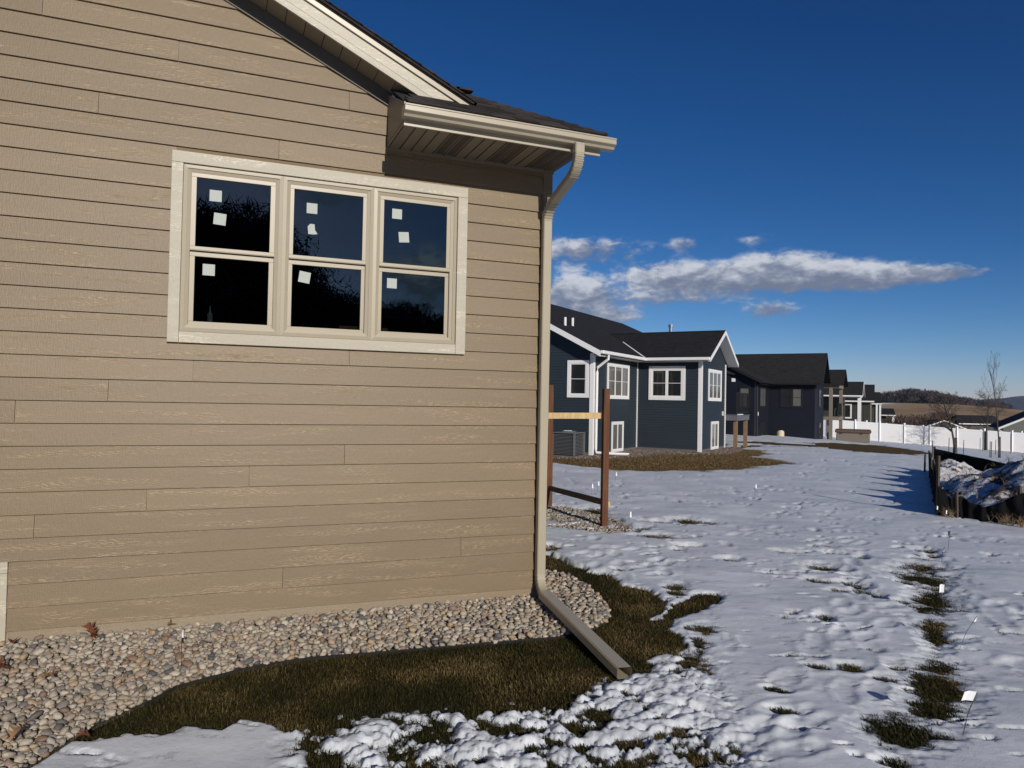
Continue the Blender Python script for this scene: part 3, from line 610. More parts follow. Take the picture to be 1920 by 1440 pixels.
# window units
GYU, GYL = WY+.012, WY+.040             # glass planes of the upper and lower sash
win = tag(bpy.data.objects.new('triple_window', None)); link(win, house)
units = [(-.2885, .4735, -.191, .378), (.4740, 1.2345, .565, 1.138), (1.2350, 1.9965, 1.328, 1.898)]
def ring(mb, x0, x1, z0, z1, w0, y0, y1, wz=None):
    wz = w0 if wz is None else wz
    mb.box(x0, x1, y0, y1, z1-wz, z1); mb.box(x0, x1, y0, y1, z0, z0+wz); mb.box(x0, x0+w0, y0, y1, z0+wz, z1-wz); mb.box(x1-w0, x1, y0, y1, z0+wz, z1-wz)
def mitre(mb, x0, x1, z0, z1, w0, yo, yi, yb):
    """picture-frame moulding with a sloping face, outer edge at yo, inner edge at yi"""
    O = [(x0, z0), (x1, z0), (x1, z1), (x0, z1)]; I = [(x0+w0, z0+w0), (x1-w0, z0+w0), (x1-w0, z1-w0), (x0+w0, z1-w0)]
    b = [(x, yo, z) for x, z in O] + [(x, yi, z) for x, z in I] + [(x, yb, z) for x, z in O] + [(x, yb, z) for x, z in I]
    fs = []
    for i in range(4):
        j = (i+1) % 4; fs += [(i, j, 4+j, 4+i), (4+i, 4+j, 12+j, 12+i), (i, 8+i, 8+j, j)]
    mb.poly(b, fs)
for (x0, x1, g0, g1) in units:
    fr = MB(); zb, zt = 2.400, 3.739
    mitre(fr, x0, x1, zb, zt, .030, WY-.014, WY-.018, WY+.03)
    mitre(fr, x0+.030, x1-.030, zb+.030, zt-.030, .028, WY-.010, WY-.002, WY+.06)
    fr.box(x0+.058, x1-.058, WY+.02, WY+.10, zb+.03, zb+.045)
    fo = fr.build('window_frame', M['vinyl'], win)
    us = MB(); ring(us, x0+.058, x1-.058, 3.055, zt-.058, g0-x0-.058, WY+.000, WY+.025, .034); us.box(x0+.058, x1-.058, WY-.004, WY-.0005, 3.060, 3.0885)
    us.build('upper_sash', M['vinyl'], win, bevel=.002)
    ls = MB(); ring(ls, x0+.0585, x1-.0585, zb+.047, 3.053, g0-x0-.0585, WY+.027, WY+.052, .040); ls.build('lower_sash', M['vinyl'], win, bevel=.002)
    bx('pane', M['glass'], win, g0-.004, g1+.004, GYU, GYU+.004, 3.085, 3.652)
    bx('pane', M['glass'], win, g0-.004, g1+.004, GYL, GYL+.004, 2.470, 3.018)
    bx('sill_gap_shadow', M['dark'], win, x0+.06, x1-.06, WY+.030, WY+.045, zb+.0455, zb+.0468)  # black strip in the slot under the sash, drawn as the sill shadow
def sticker(x, z, s, ang=0, lower=False, torn=False):
    y = (GYL if lower else GYU)-.0015
    h = s/2
    P = [(-h, -h), (h, -h), (h, h), (-h, h)] if not torn else [(-h*.8, -h), (h*.2, -h), (h*.95, -h*.85), (h*.45, -h*.1), (h*.35, h), (-h*.5, h), (-h*.95, h*.45)]
    c, s_ = math.cos(R(ang)), math.sin(R(ang))
    o = MB().prism([(x_*c-z_*s_, 0, x_*s_+z_*c) for x_, z_ in P], (0, .0008, 0)).build('pane_sticker', M['sticker'], win, loc=(x, y, z)); return o
for a in [(-.048, 3.514, .092, 0), (-.012, 3.328, .094, -4), (.713, 3.499, .088, 0), (1.446, 3.534, .088, 0), (1.512, 3.333, .092, 5)]: sticker(*a)
sticker(.722, 3.322, .088, 0, torn=True)
sticker(-.085, 2.912, .092, 0, True); sticker(.668, 2.912, .094, -8, True); sticker(1.42, 2.918, .088, 0, True)

# soffit, fascia, gutter of the eave return
SZ = 2.2+EYE
FY = 5.775
n_p = 17; xs = np.linspace(1.352, 2.96, n_p)
for i in range(n_p-1):
    a, b = xs[i], xs[i+1]; wp = (b-a)
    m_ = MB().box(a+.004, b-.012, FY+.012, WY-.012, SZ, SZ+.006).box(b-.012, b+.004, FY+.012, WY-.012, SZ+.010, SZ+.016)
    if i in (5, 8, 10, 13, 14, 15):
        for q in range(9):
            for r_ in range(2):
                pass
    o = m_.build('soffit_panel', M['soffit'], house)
    if i in (4, 5, 9, 10, 13, 14, 15):
        lv = MB()
        for q in range(26):
            y0 = FY+.05+q*.0215; lv.box(a+.012, b-.020, y0, y0+.009, SZ-.0015, SZ+.001)
        lv.build('soffit_vent_slots', M['dark'], o)
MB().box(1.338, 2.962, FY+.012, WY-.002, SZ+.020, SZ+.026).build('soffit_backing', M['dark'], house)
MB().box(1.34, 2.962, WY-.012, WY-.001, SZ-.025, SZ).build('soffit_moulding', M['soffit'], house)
# boxed end of the eave return (closes the side at x = 1.338)
MB().prism([(1.338, FY+.004, SZ), (1.338, WY-.002, SZ), (1.338, WY-.002, SZ+.47), (1.338, FY+.004, SZ+.17)], (.010, 0, 0)).build('return_end_cap', M['soffit'], house)
MB().box(1.338, 3.115, FY-.001, FY+.010, SZ-.008, SZ+.175).box(1.338, 3.115, FY-.006, FY+.012, SZ-.018, SZ-.006).build('fascia', M['metal'], house)
gz = SZ+.030
gp = [(FY-.002, gz+.084), (FY-.002, gz), (FY-.078, gz), (FY-.090, gz+.018), (FY-.118, gz+.032), (FY-.122, gz+.036), (FY-.122, gz+.072), (FY-.128, gz+.076), (FY-.128, gz+.086), (FY-.114, gz+.086), (FY-.114, gz+.078), (FY-.116, gz+.038), (FY-.112, gz+.034), (FY-.085, gz+.020), (FY-.076, gz+.006), (FY-.008, gz+.006), (FY-.008, gz+.084)]
gt = MB(); gx0, gx1 = 1.318, 3.215
nprof = len(gp); gt.poly([(gx0, y, z) for y, z in gp] + [(gx1, y, z) for y, z in gp], [(i, i+nprof, (i+1) % nprof+nprof, (i+1) % nprof) for i in range(nprof)])
outer = [gp[i] for i in (0, 1, 2, 3, 4, 5, 6, 7, 8)]
for gx in (gx0, gx1): gt.prism([(gx-.001, y, z) for y, z in outer], (.002, 0, 0))
gutter = gt.build('gutter', M['metal'], house)
# downspout
def rr_prof(w_, d_, r_=.008, flutes=True):
    P = []
    hw, hd = w_/2, d_/2
    if flutes:
        front = [(-hw+r_, -hd)]
        for q in range(-3, 4): x = q*hw*.25; front += [(x-.004, -hd), (x-.0015, -hd+.003), (x+.0015, -hd+.003), (x+.004, -hd)]
        P = front + [(hw-r_, -hd), (hw, -hd+r_), (hw, hd-r_), (hw-r_, hd), (-hw+r_, hd), (-hw, hd-r_), (-hw, -hd+r_)]
    else: P = [(-hw+r_, -hd), (hw-r_, -hd), (hw, -hd+r_), (hw, hd-r_), (hw-r_, hd), (-hw+r_, hd), (-hw, hd-r_), (-hw, -hd+r_)]
    return P
PX, PY = 2.870, 6.345
dsp = tag(bpy.data.objects.new('downspout', None)); link(dsp, house)
prof = rr_prof(.090, .068)
def arc(p0, p1, p2, n=7):
    p0, p1, p2 = map(Vector, (p0, p1, p2)); return [(p0*(1-t)**2 + p1*2*t*(1-t) + p2*t*t) for t in np.linspace(0, 1, n)]
ez = EYE
def flip(pr): return [(a, b) for a, b in pr]
ue = arc((2.868, 5.700, ez+2.15), (2.866, 5.695, ez+2.05), (2.866, 5.80, ez+1.985), 13); mbc = MB().sweep([(2.868, 5.700, ez+2.235), ue[0]], prof, cap=False)
for i in range(len(ue)-1):
    s1 = 1.0 if i % 2 else .93; mbc.sweep([ue[i], ue[i+1]], [(a*s1, b*s1) for a, b in prof], cap=False)
mbc.build('upper_elbow', M['metal'], dsp)
MB().sweep([(2.866, 5.797, ez+1.988)] + [(2.866, 6.16, ez+1.865)], [(a*.97, b*.97) for a, b in prof], cap=False).build('offset_pipe', M['metal'], dsp)
crimp = []
for i, p in enumerate(arc((2.868, 6.13, ez+1.876), (2.870, PY-.02, ez+1.82), (PX, PY, ez+1.70), 15)): crimp.append(p)
mbc = MB()
for i in range(len(crimp)-1):
    s1 = 1.0 if i % 2 else .88; mbc.sweep([crimp[i], crimp[i+1]], [(a*s1, b*s1) for a, b in prof], cap=False)
mbc.build('lower_elbow', M['metal'], dsp)
MB().sweep([(PX, PY, ez+1.78), (PX-.004, PY, .255)], [(a*.96, b*.96) for a, b in prof], cap=False).build('pipe', M['metal'], dsp)
bt = arc((PX-.004, PY, .30), (PX-.006, PY, .155), (PX-.022, 6.19, .118), 13)
mbc = MB()
for i in range(len(bt)-1):
    s1 = 1.0 if i % 2 else .92; mbc.sweep([bt[i], bt[i+1]], [(a*s1, b*s1) for a, b in prof], cap=False)
mbc.build('bottom_elbow', M['metal'], dsp)
e0, e1 = Vector((PX-.022, 6.20, .120)), Vector((2.645, 4.42, .048))
prof2 = rr_prof(.112, .078, .010, False)
def flut(w_, d_):
    hw, hd = w_/2, d_/2; r_ = .01
    P = [(-hw+r_, -hd), (hw-r_, -hd)]; side = []
    for q in (-.5, -.15, .2, .55): side += [(hw, q*hd*1.2-.003), (hw-.003, q*hd*1.2), (hw, q*hd*1.2+.003)]
    P += [(hw, -hd+r_)] + side + [(hw, hd-r_), (hw-r_, hd), (-hw+r_, hd), (-hw, hd-r_)] + [(-x, z) for x, z in reversed(side)] + [(-hw, -hd+r_)]
    return P
pf = flut(.112, .080)
ext = MB().sweep([e0, e1], pf, cap=False); inner = [(a*.975, b*.965) for a, b in pf]; ext.sweep([e0+(e1-e0)*.3, e1+Vector((0, .0005, 0))], inner, cap=False)
ext.build('extension_pipe', M['metal'], dsp)
for dx in (-.022, .022):
    for (zz, yy) in ((ez+2.225, 5.700-.034), (ez+1.735, PY-.036)): cbox('screw', M['greymetal'], dsp, 2.868+dx-.004, 2.868+dx+.004, yy-.006, yy, zz-.004, zz+.004)

# gable rake: frieze, soffit panels, fascia boards
RX0 = -2.7                               # gable apex
def slope_strip(x0, x1, y0, y1, dz0, dz1, nm, m, cut=None):
    """board following the rake line; dz offsets are vertical distances below/above the frieze-top line"""
    P = [(x0, y0, fz(x0)+dz0), (x1, y0, fz(x1)+dz0), (x1, y0, fz(x1)+dz1), (x0, y0, fz(x0)+dz1)]
    return MB().prism(P, (0, y1-y0, 0)).build(nm, m, house)
slope_strip(RX0, 1.365, WY-.026, WY-.010, -.125, -.002, 'frieze_board', mat('tan_grey_frieze', color=(.12, .105, .08), rough=.6))
RYF = 6.120
xp = RX0
while xp < 1.62:
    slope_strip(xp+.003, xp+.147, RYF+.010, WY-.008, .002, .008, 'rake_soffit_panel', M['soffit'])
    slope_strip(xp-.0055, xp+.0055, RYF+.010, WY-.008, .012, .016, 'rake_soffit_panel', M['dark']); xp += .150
slope_strip(RX0, 1.80, RYF-.008, RYF+.012, -.010, .012, 'rake_fascia_lip', M['fascia'])
slope_strip(RX0, 1.84, RYF+.000, RYF+.020, .0125, .052, 'rake_fascia', M['fascia'])
slope_strip(RX0, 1.93, RYF-.003, RYF+.020, .0525, .150, 'rake_fascia', M['fascia'])
slope_strip(RX0, 2.00, RYF-.024, RYF+.020, .1505, .196, 'rake_shadow_board', M['metal'])
slope_strip(RX0, 2.02, RYF-.034, RYF+.3, .1965, .208, 'drip_edge', M['dark'])
# roofs
def shingle_course(p0, du, dv, length, up_n, rows, expo, nm='shingle', par=None, clip=None, wmin=.16, wmax=.34, seed=1):
    """shingles as single tabs: p0 lower-left corner, du along the eave, dv up the slope"""
    rr_ = random.Random(seed); first = {}
    for r in range(rows):
        a = -rr_.random()*.3
        while a < length:
            wd = rr_.uniform(wmin, wmax); a0, a1 = max(a, 0), min(a+wd, length)
            lo = r*expo - (rr_.choice([0, 0, .006])); th = rr_.choice([.009, .009, .014])
            if clip: a0, a1 = clip(a0, a1, r*expo)
            if a1-a0 > .03:
                q = [p0+du*a0+dv*lo, p0+du*(a1-.003)+dv*lo, p0+du*(a1-.003)+dv*(r+1.25)*expo, p0+du*a0+dv*(r+1.25)*expo]
                c = sum(q, Vector())/4; h = [up_n*th, up_n*th, up_n*.003, up_n*.003]
                pts = [v-c for v in q] + [v-c+hh for v, hh in zip(q, h)]
                MB().poly(pts, [(0, 3, 2, 1), (4, 5, 6, 7), (0, 1, 5, 4), (1, 2, 6, 5), (2, 3, 7, 6), (3, 0, 4, 7)]).build(nm, M['shingle'], par or house, loc=c)
            a += wd
EZ = EYE+2.368; HX = 3.165; HY = FY-.035; RS = .565
def roofpoly(pts, m, nm, th=.03, par=None):
    pts = [Vector(p) for p in pts]; n = (pts[1]-pts[0]).cross(pts[2]-pts[0]).normalized()
    if n.z < 0: n = -n
    return MB().prism([p-n*th for p in pts], n*th).build(nm, m, par or house)
tR = 1.02
MB().box(1.35, 2.0, 6.14, WY-.03, SZ+.03, SZ+.37).build('return_backing', M['dark'], house)
roofpoly([(1.345, HY, EZ-.012), (HX, HY, EZ-.012), (HX-tR, HY+tR, EZ-.012+RS*tR), (1.345, HY+tR, EZ-.012+RS*tR)], M['dark'], 'eave_roof_deck', .012)
roofpoly([(HX, HY, EZ-.012), (HX, 18.3, EZ-.012), (HX-tR, 18.3, EZ-.012+RS*tR), (HX-tR, HY+tR, EZ-.012+RS*tR)], M['shingle'], 'side_roof', .012)
roofpoly([(HX-tR, HY+tR, EZ-.012+RS*tR), (HX-tR, 18.3, EZ-.012+RS*tR), (1.3, 18.3, EZ+RS*tR-.35), (1.3, HY+tR, EZ+RS*tR-.35)], M['shingle'], 'inner_roof', .012)
dv = Vector((0, 1, RS)).normalized(); upn = Vector((0, -RS, 1)).normalized(); sl_len = math.hypot(1, RS)
shingle_course(Vector((1.36, HY-.012, EZ-.010)), Vector((1, 0, 0)), dv, HX-1.36+.01, upn, 8, .143, clip=lambda a, b, s: (max(a, (s/sl_len)*.25), min(b, HX-1.36+.012-s/sl_len)), seed=4)
# hip and ridge caps
hd = Vector((-1, 1, RS)).normalized(); hl = tR*math.sqrt(2+RS*RS)
for i in range(11):
    p = Vector((HX+.005, HY-.005, EZ+.004)) + hd*(i*hl/10.6)
    a = Vector((0, 1, 0)).cross(hd); 
    s1 = Vector((1, 0, -RS*.0)).normalized()
    w1 = (Vector((-1, 0, 0))+Vector((0, 0, 0))); wA = Vector((-.10, -.012, -.012)); wB = Vector((.012, .10, -.012))
    L_ = hd*(hl/10.6*1.25); lift = Vector((0, 0, .016))
    q = [p+wA, p+lift, p+wB, p+wB+L_, p+L_+lift*.3, p+wA+L_]; c = sum(q, Vector())/6
    MB().poly([v-c for v in q]+[v-c-Vector((0, 0, .006)) for v in q], [(0, 1, 4, 5), (1, 2, 3, 4), (6, 11, 10, 7), (7, 10, 9, 8), (0, 6, 7, 1), (1, 7, 8, 2), (5, 4, 10, 11), (4, 3, 9, 10), (0, 5, 11, 6), (2, 8, 9, 3)]).build('hip_cap_shingle', M['shingle'], house, loc=c)
for i in range(7):
    x0 = HX-tR+.07-i*.14; z_ = EZ+RS*tR+.012; yy = HY+tR
    cbox('ridge_cap_shingle', M['shingle'], house, x0-.17, x0, yy-.10, yy+.10, z_-.004, z_+.012+.003*(i % 2))
# gable roof slopes: right slope runs from the apex down to the valley, left slope off frame
roofpoly([(RX0, RYF-.05, fz(RX0)+.23), (2.03, RYF-.05, fz(2.03)+.23), (1.30, 6.9, fz(1.30)+.23), (1.30, 18.3, fz(1.30)+.23), (RX0, 18.3, fz(RX0)+.23)], M['shingle'], 'gable_roof', .02)
roofpoly([(RX0, RYF-.05, fz(RX0)+.23), (-9.6, RYF-.05, 3.24), (-9.6, 18.3, 3.24), (RX0, 18.3, fz(RX0)+.23)], M['shingle'], 'gable_roof', .02)
ul = Vector((1, 0, -SLOPE)).normalized(); gu = Vector((SLOPE, 0, 1)).normalized()
pp = Vector((RX0, RYF-.062, fz(RX0)+.232)); tot = (2.03-RX0)*math.hypot(1, SLOPE); n_ = int(tot/.14)
for i in range(n_):
    a = pp+ul*(tot-(i+1)*.14); q = [a, a+ul*.165, a+ul*.165+Vector((0, .30, 0)), a+Vector((0, .30, 0))]; c = sum(q, Vector())/4
    h0, h1 = gu*.003, gu*(.012 if i % 3 else .018)
    MB().poly([v-c for v in q]+[q[0]-c+h0, q[1]-c+h1, q[2]-c+h1, q[3]-c+h0], [(0, 3, 2, 1), (4, 5, 6, 7), (0, 1, 5, 4), (1, 2, 6, 5), (2, 3, 7, 6), (3, 0, 4, 7)]).build('rake_shingle', M['shingle'], house, loc=c)

# things on the window stool
t = empty('caulk_tube', (-.068, WY+.21, 2.47), label='caulk tube with a pointed nozzle standing inside the left window', cat='caulk tube')
MB().tube([(0, 0, 0), (0, 0, .105)], .022, 14).build('tube_body', M['clearplastic'], t, smooth=False)
MB().tube([(0, 0, .106), (0, 0, .115), (0, 0, .170)], [.014, .010, .004], 10).build('nozzle', M['clearplastic'], t)
cbx = MB().box(-.215, .215, -.05, .05, 0, .058).box(-.215, .215, -.004, .004, .0583, .0593).build('cardboard_box', M['cardboard'], loc=(1.20, WY+.20, 2.4705)); tag(cbx, 'low cardboard box lying inside behind the middle window sill', 'box')

# ------------------------------------------------------------------ river rock beds
import mathutils
def ico_variants(n=10):
    import bmesh
    out = []
    for i in range(n):
        bm = bmesh.new(); bmesh.ops.create_icosphere(bm, subdivisions=2, radius=1)
        r1 = random.Random(i); off = Vector((r1.random()*9, r1.random()*9, r1.random()*9))
        for v in bm.verts:
            k = 1 + .42*(mathutils.noise.noise(v.co*1.2+off)) + .14*mathutils.noise.noise(v.co*2.7+off); v.co *= k
        V = np.array([v.co[:] for v in bm.verts]); Fc = np.array([[v.index for v in f.verts] for f in bm.faces]); bm.free(); out.append((V, Fc))
    return out
ICO = ico_variants()
stone_meshes = []
for i, (V, Fc) in enumerate(ICO):
    me = bpy.data.meshes.new('stone'); me.from_pydata([tuple(v) for v in V], [], [tuple(f) for f in Fc]); me.materials.append(M['stone_single'])
    for p in me.polygons: p.use_smooth = True
    stone_meshes.append(me)
def rotm(a, b, c):
    return np.array(mathutils.Euler((a, b, c)).to_matrix())
PALA = np.array(PAL); PWA = np.array(PW)/sum(PW)
def scatter(poly, n_try, rmin, rmax, seed, keepf=None, inset=.0, overlap=.80):
    g = np.random.default_rng(seed); P = np.array(poly); x0, y0 = P.min(0); x1, y1 = P.max(0)
    x = g.uniform(x0, x1, n_try); y = g.uniform(y0, y1, n_try); ok = sdf(x, y, poly) < -inset
    x, y = x[ok], y[ok]; r = rmin + (rmax-rmin)*g.beta(1.2, 3.8, len(x)); o = np.argsort(-r); x, y, r = x[o], y[o], r[o]
    cell = rmax*2; H = {}; out = []
    for i in range(len(x)):
        ci, cj = int(x[i]/cell), int(y[i]/cell); bad = False
        for a in (-1, 0, 1):
            for b in (-1, 0, 1):
                for (u, v, rq) in H.get((ci+a, cj+b), ()):
                    if (x[i]-u)**2+(y[i]-v)**2 < ((r[i]+rq)*overlap)**2: bad = True; break
                if bad: break
            if bad: break
        if not bad: H.setdefault((ci, cj), []).append((x[i], y[i], r[i])); out.append((x[i], y[i], r[i]))
    return out
def stone_bed(name, label, poly, n_try, rmin, rmax, seed, n_single, zf, layers=2, lowpoly=False, stuffname='stones', pal=None, view=(0, 0)):
    bed_s = sdf
    P = np.array(poly); g = np.random.default_rng(seed)
    # base sheet
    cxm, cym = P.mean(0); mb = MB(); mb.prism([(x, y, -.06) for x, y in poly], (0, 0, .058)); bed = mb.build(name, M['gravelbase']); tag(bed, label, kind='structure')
    S = []
    for L in range(layers):
        for (x, y, r) in scatter(poly, n_try, rmin, rmax, seed+L*7, overlap=.84 if L == 0 else .88): S.append((x, y, r, L))
    S = np.array(S); print(name, 'stones', len(S))
    d = np.hypot(S[:, 0]-view[0], S[:, 1]-view[1]); score = (S[:, 2]/d)*(S[:, 3] == layers-1) * ((S[:, 0] > -1.5)*1.0+.001); order = np.argsort(-score)
    single = set(order[:n_single].tolist()); Vs_, Fs_, Cs_ = [], [], []; base = 0
    pal_ = PALA if pal is None else np.array(pal); pw = PWA if pal is None else np.full(len(pal), 1/len(pal))
    for i, (x, y, r, L) in enumerate(S):
        z = zf(x, y) + (r*.22 if L == 0 else r*.62+.008) + g.uniform(-.003, .004)
        sx_, sy_, sz_ = r*g.uniform(.95, 1.35), r*g.uniform(.75, 1.0), r*g.uniform(.5, .78)
        e = (g.normal(0, .28), g.normal(0, .28), g.uniform(0, 6.28))
        if i in single:
            o = bpy.data.objects.new('stone', stone_meshes[i % len(stone_meshes)]); o.location = (x, y, z); o.rotation_euler = e; o.scale = (sx_, sy_, sz_); link(o, bed)
        else:
            V, Fc = ICO[i % len(ICO)]; V = (V*np.array([sx_, sy_, sz_])) @ rotm(*e).T + np.array([x, y, z])
            c = pal_[g.choice(len(pal_), p=pw)]*g.uniform(.85, 1.15); Vs_.append(V); Fs_.append(Fc+base); base += len(V); Cs_.append(np.tile(c, (len(V), 1)))
    o = mesh_np(stuffname, np.vstack(Vs_), np.vstack(Fs_), M['stones'], parent=bed, colors={'tone': np.vstack(Cs_)}); tag(o, kind='stuff')
    return bed
def rz(x, y): return .010 + .05*max(0, 1-(WY-y)/.5)*(x < 2.8)*.6 - .0
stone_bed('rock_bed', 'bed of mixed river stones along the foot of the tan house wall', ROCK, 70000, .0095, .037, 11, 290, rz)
pal2 = [(.34, .30, .25), (.42, .37, .29), (.26, .23, .20), (.30, .24, .18), (.18, .165, .15)]
stone_bed('gravel_bed', 'strip of river stones around the brown wooden posts', GRAVEL2, 9000, .014, .036, 31, 60, lambda x, y: .008, layers=1, pal=pal2)
# garden edging strip
edge = MB()
ed = [(2.64, 5.365), (1.95, 5.412), (1.13, 5.472), (.75, 5.512), (.52, 5.503), (.20, 5.432), (-.07, 5.312), (-.19, 5.252), (-.36, 5.022)]
for a, b in zip(ed[:-1], ed[1:]):
    a, b = Vector((*a, 0)), Vector((*b, 0)); edge.prism([a+Vector((0, 0, -.05)), b+Vector((0, 0, -.05)), b+Vector((0, 0, .016)), a+Vector((0, 0, .016))], (0, -.005, 0))
tag(edge.build('garden_edging', M['dark']), 'thin black edging between the river stones and the lawn', 'garden edging')

# ------------------------------------------------------------------ grass
def blades(name, X, Y, Z, hgt, wid, lean, seed, parent=None, cols=None, dirb=None):
    g = np.random.default_rng(seed); n = len(X)
    th = g.uniform(0, 2*np.pi, n); L = hgt*g.uniform(.5, 1.25, n); ln = lean*g.uniform(.4, 1.2, n)
    if dirb is not None: th = dirb + g.normal(0, 1.1, n)
    dx, dy = np.cos(th), np.sin(th); px, py = -dy, dx; w_ = wid*g.uniform(.6, 1.2, n)
    P0 = np.c_[X-px*w_/2, Y-py*w_/2, Z]; P1 = np.c_[X+px*w_/2, Y+py*w_/2, Z]
    mx_, my_, mz = X+dx*L*ln*.45, Y+dy*L*ln*.45, Z+L*(.20+.35*np.clip(1-ln, 0, 1))+.006
    P2 = np.c_[mx_+px*w_*.4, my_+py*w_*.4, mz]; P3 = np.c_[mx_-px*w_*.4, my_-py*w_*.4, mz]
    P4 = np.c_[X+dx*L*ln, Y+dy*L*ln, Z+L*np.sqrt(np.clip(1-ln**2, .04, 1))*.85]
    V = np.stack([P0, P1, P2, P3, P4], 1).reshape(-1, 3); i = np.arange(n)[:, None]*5
    F = np.concatenate([np.concatenate([i, i+1, i+2], 1), np.concatenate([i, i+2, i+3], 1), np.concatenate([i+3, i+2, i+4], 1)])
    pal = np.array(cols or [(.022, .023, .005), (.033, .031, .007), (.049, .038, .009), (.064, .046, .012), (.085, .058, .018), (.118, .083, .030), (.18, .13, .055)])
    pr = fbm(X*2.2+4, Y*2.2, 4)*1.5-.28; idx = np.clip((pr+g.normal(0, .20, n)-.15)*len(pal)*1.1, 0, len(pal)-1).astype(int)
    C = pal[idx]*g.uniform(.75, 1.3, (n, 1)); C = np.repeat(C, 5, 0)
    return mesh_np(name, V, F, M['grass'], parent=parent, smooth=False, colors={'tone': C})
g = np.random.default_rng(5)
N = 330000
x = g.uniform(-1.3, 4.9, N); y = g.uniform(3.3, 9.2, N)
d = np.hypot(x, y); keepd = g.random(N) < np.clip((6.0/d)**1.6, .25, 1)
x, y = x[keepd], y[keepd]
T1 = thickness(x, y); s1 = sdf(x, y, ROCK)
ok = (T1 < .006) & (s1 > -.015) & (g.random(len(x)) < np.where(T1 < 0, 1, .35)) & ~((x < 2.95) & (y > WY-.01))
x, y, T1 = x[ok], y[ok], T1[ok]
print('blades near', len(x))
gb = blades('grass', x, y, np.full(len(x), -.010)+gh(x, y), .036, .0042, .97, 2); tag(gb, 'short dormant olive-brown lawn grass showing through the melted snow', 'grass', kind='stuff')
# grass in the melted patches and tips poking through thin snow further off
N = 420000
r_ = 3.0 + 13*g.random(N)**1.2; a_ = np.radians(g.uniform(22, 62, N)); x = np.sin(a_)*r_; y = np.cos(a_)*r_
T1 = thickness(x, y); ok = (T1 < .008) & (g.random(N) < np.where(T1 < 0, 1, .30)) & (sdf(x, y, GRASS) > .05) & (sdf(x, y, GRAVEL2) > 0)
x, y = x[ok], y[ok]; print('blades far', len(x))
gb2 = blades('grass_tufts', x, y, gh(x, y)-.005, .036, .0050, .92, 3, dirb=np.full(len(x), 2.6)); tag(gb2, 'thin rows of dark grass tufts poking out of the snow', 'grass', kind='stuff')
bc = [(.17, .115, .050), (.23, .16, .070), (.14, .095, .04), (.28, .20, .10), (.12, .095, .035)]
N = 60000
x = g.uniform(8, 22, N); y = g.uniform(16.5, 26, N); ok = (thickness(x, y) < .004) & (sdf(x, y, BROWN2) < .6); x, y = x[ok], y[ok]
gb3 = blades('brown_grass', x, y, gh(x, y)-.005, .045, .012, .93, 4, cols=bc); tag(gb3, 'strip of tan dormant grass in front of the slate blue house', 'grass', kind='stuff')
# dark gravel against the blue house

# ------------------------------------------------------------------ neighbouring houses
HA = R(-51.36)
def lapwall(par, m, axis, val, a0, a1, z0, z1, out, expo=.10, name='siding', top=None):
    """lap siding on a vertical wall; axis 's': plane y=val running along x; 'f': plane x=val running along y; out=+1/-1 facing"""
    mb = MB(); z = z0
    while z < z1-.01:
        zt = min(z+expo, z1); lo, hi = .026*out, .004*out; b0, b1, c0, c1 = a0, a1, a0, a1
        if top: b0, b1 = max(a0, top(z)[0]), min(a1, top(z)[1]); c0, c1 = max(a0, top(zt)[0]), min(a1, top(zt)[1])
        if b1 > b0:
            c1 = max(c1, c0)
            if axis == 's': P = [(b0, val+lo, z), (b1, val+lo, z), (c1, val+hi, zt), (c0, val+hi, zt), (b0, val, z), (b1, val, z)]
            else: P = [(val+lo, b0, z), (val+lo, b1, z), (val+hi, c1, zt), (val+hi, c0, zt), (val, b0, z), (val, b1, z)]
            mb.poly(P, [(0, 1, 2, 3), (0, 4, 5, 1)])
        z = zt
    o = mb.build(name, m, par); tag(o, kind='stuff'); return o
def mapbox(axis, val, out, a0, a1, d0, d1, z0, z1):
    v0, v1 = val+d0*out, val+d1*out
    return (a0, a1, v0, v1, z0, z1) if axis == 's' else (v0, v1, a0, a1, z0, z1)
def window(par, axis, val, out, a0, a1, z0, z1, n, mt, mf, mg, trimw=.09, rail=True, name='window', fr=.035):
    """window with casing boards, n sashes side by side, each with upper and lower pane"""
    w_ = link(bpy.data.objects.new(name, None), par)
    def B(nm, m, *q): return MB().box(*mapbox(axis, val, out, *q)).build(nm, m, w_)
    B('casing', mt, a0, a1, .018, .058, z1-trimw, z1); B('casing', mt, a0, a1, .018, .056, z0, z0+trimw)
    B('casing', mt, a0, a0+trimw, .018, .056, z0+trimw, z1-trimw); B('casing', mt, a1-trimw, a1, .018, .056, z0+trimw, z1-trimw)
    ia0, ia1, iz0, iz1 = a0+trimw, a1-trimw, z0+trimw, z1-trimw; ww = (ia1-ia0)/n
    for i in range(n):
        b0, b1 = ia0+i*ww, ia0+(i+1)*ww
        f = MB(); e = fr if i else 0
        f.box(*mapbox(axis, val, out, b0, b0+fr, .015, .048, iz0, iz1)); f.box(*mapbox(axis, val, out, b1-fr, b1, .015, .048, iz0, iz1))
        f.box(*mapbox(axis, val, out, b0+fr, b1-fr, .015, .046, iz1-fr, iz1)); f.box(*mapbox(axis, val, out, b0+fr, b1-fr, .015, .046, iz0, iz0+fr))
        zm = (iz0+iz1)/2
        if rail: f.box(*mapbox(axis, val, out, b0+fr, b1-fr, .015, .044, zm-.009, zm+.009))
        f.build('sash', mf, w_)
        if rail:
            B('pane', mg, b0+fr, b1-fr, .010, .036, zm+.016, iz1-fr); B('pane', mg, b0+fr, b1-fr, .010, .034, iz0+fr, zm-.016)
        else: B('pane', mg, b0+fr, b1-fr, .010, .036, iz0+fr, iz1-fr)
    return w_

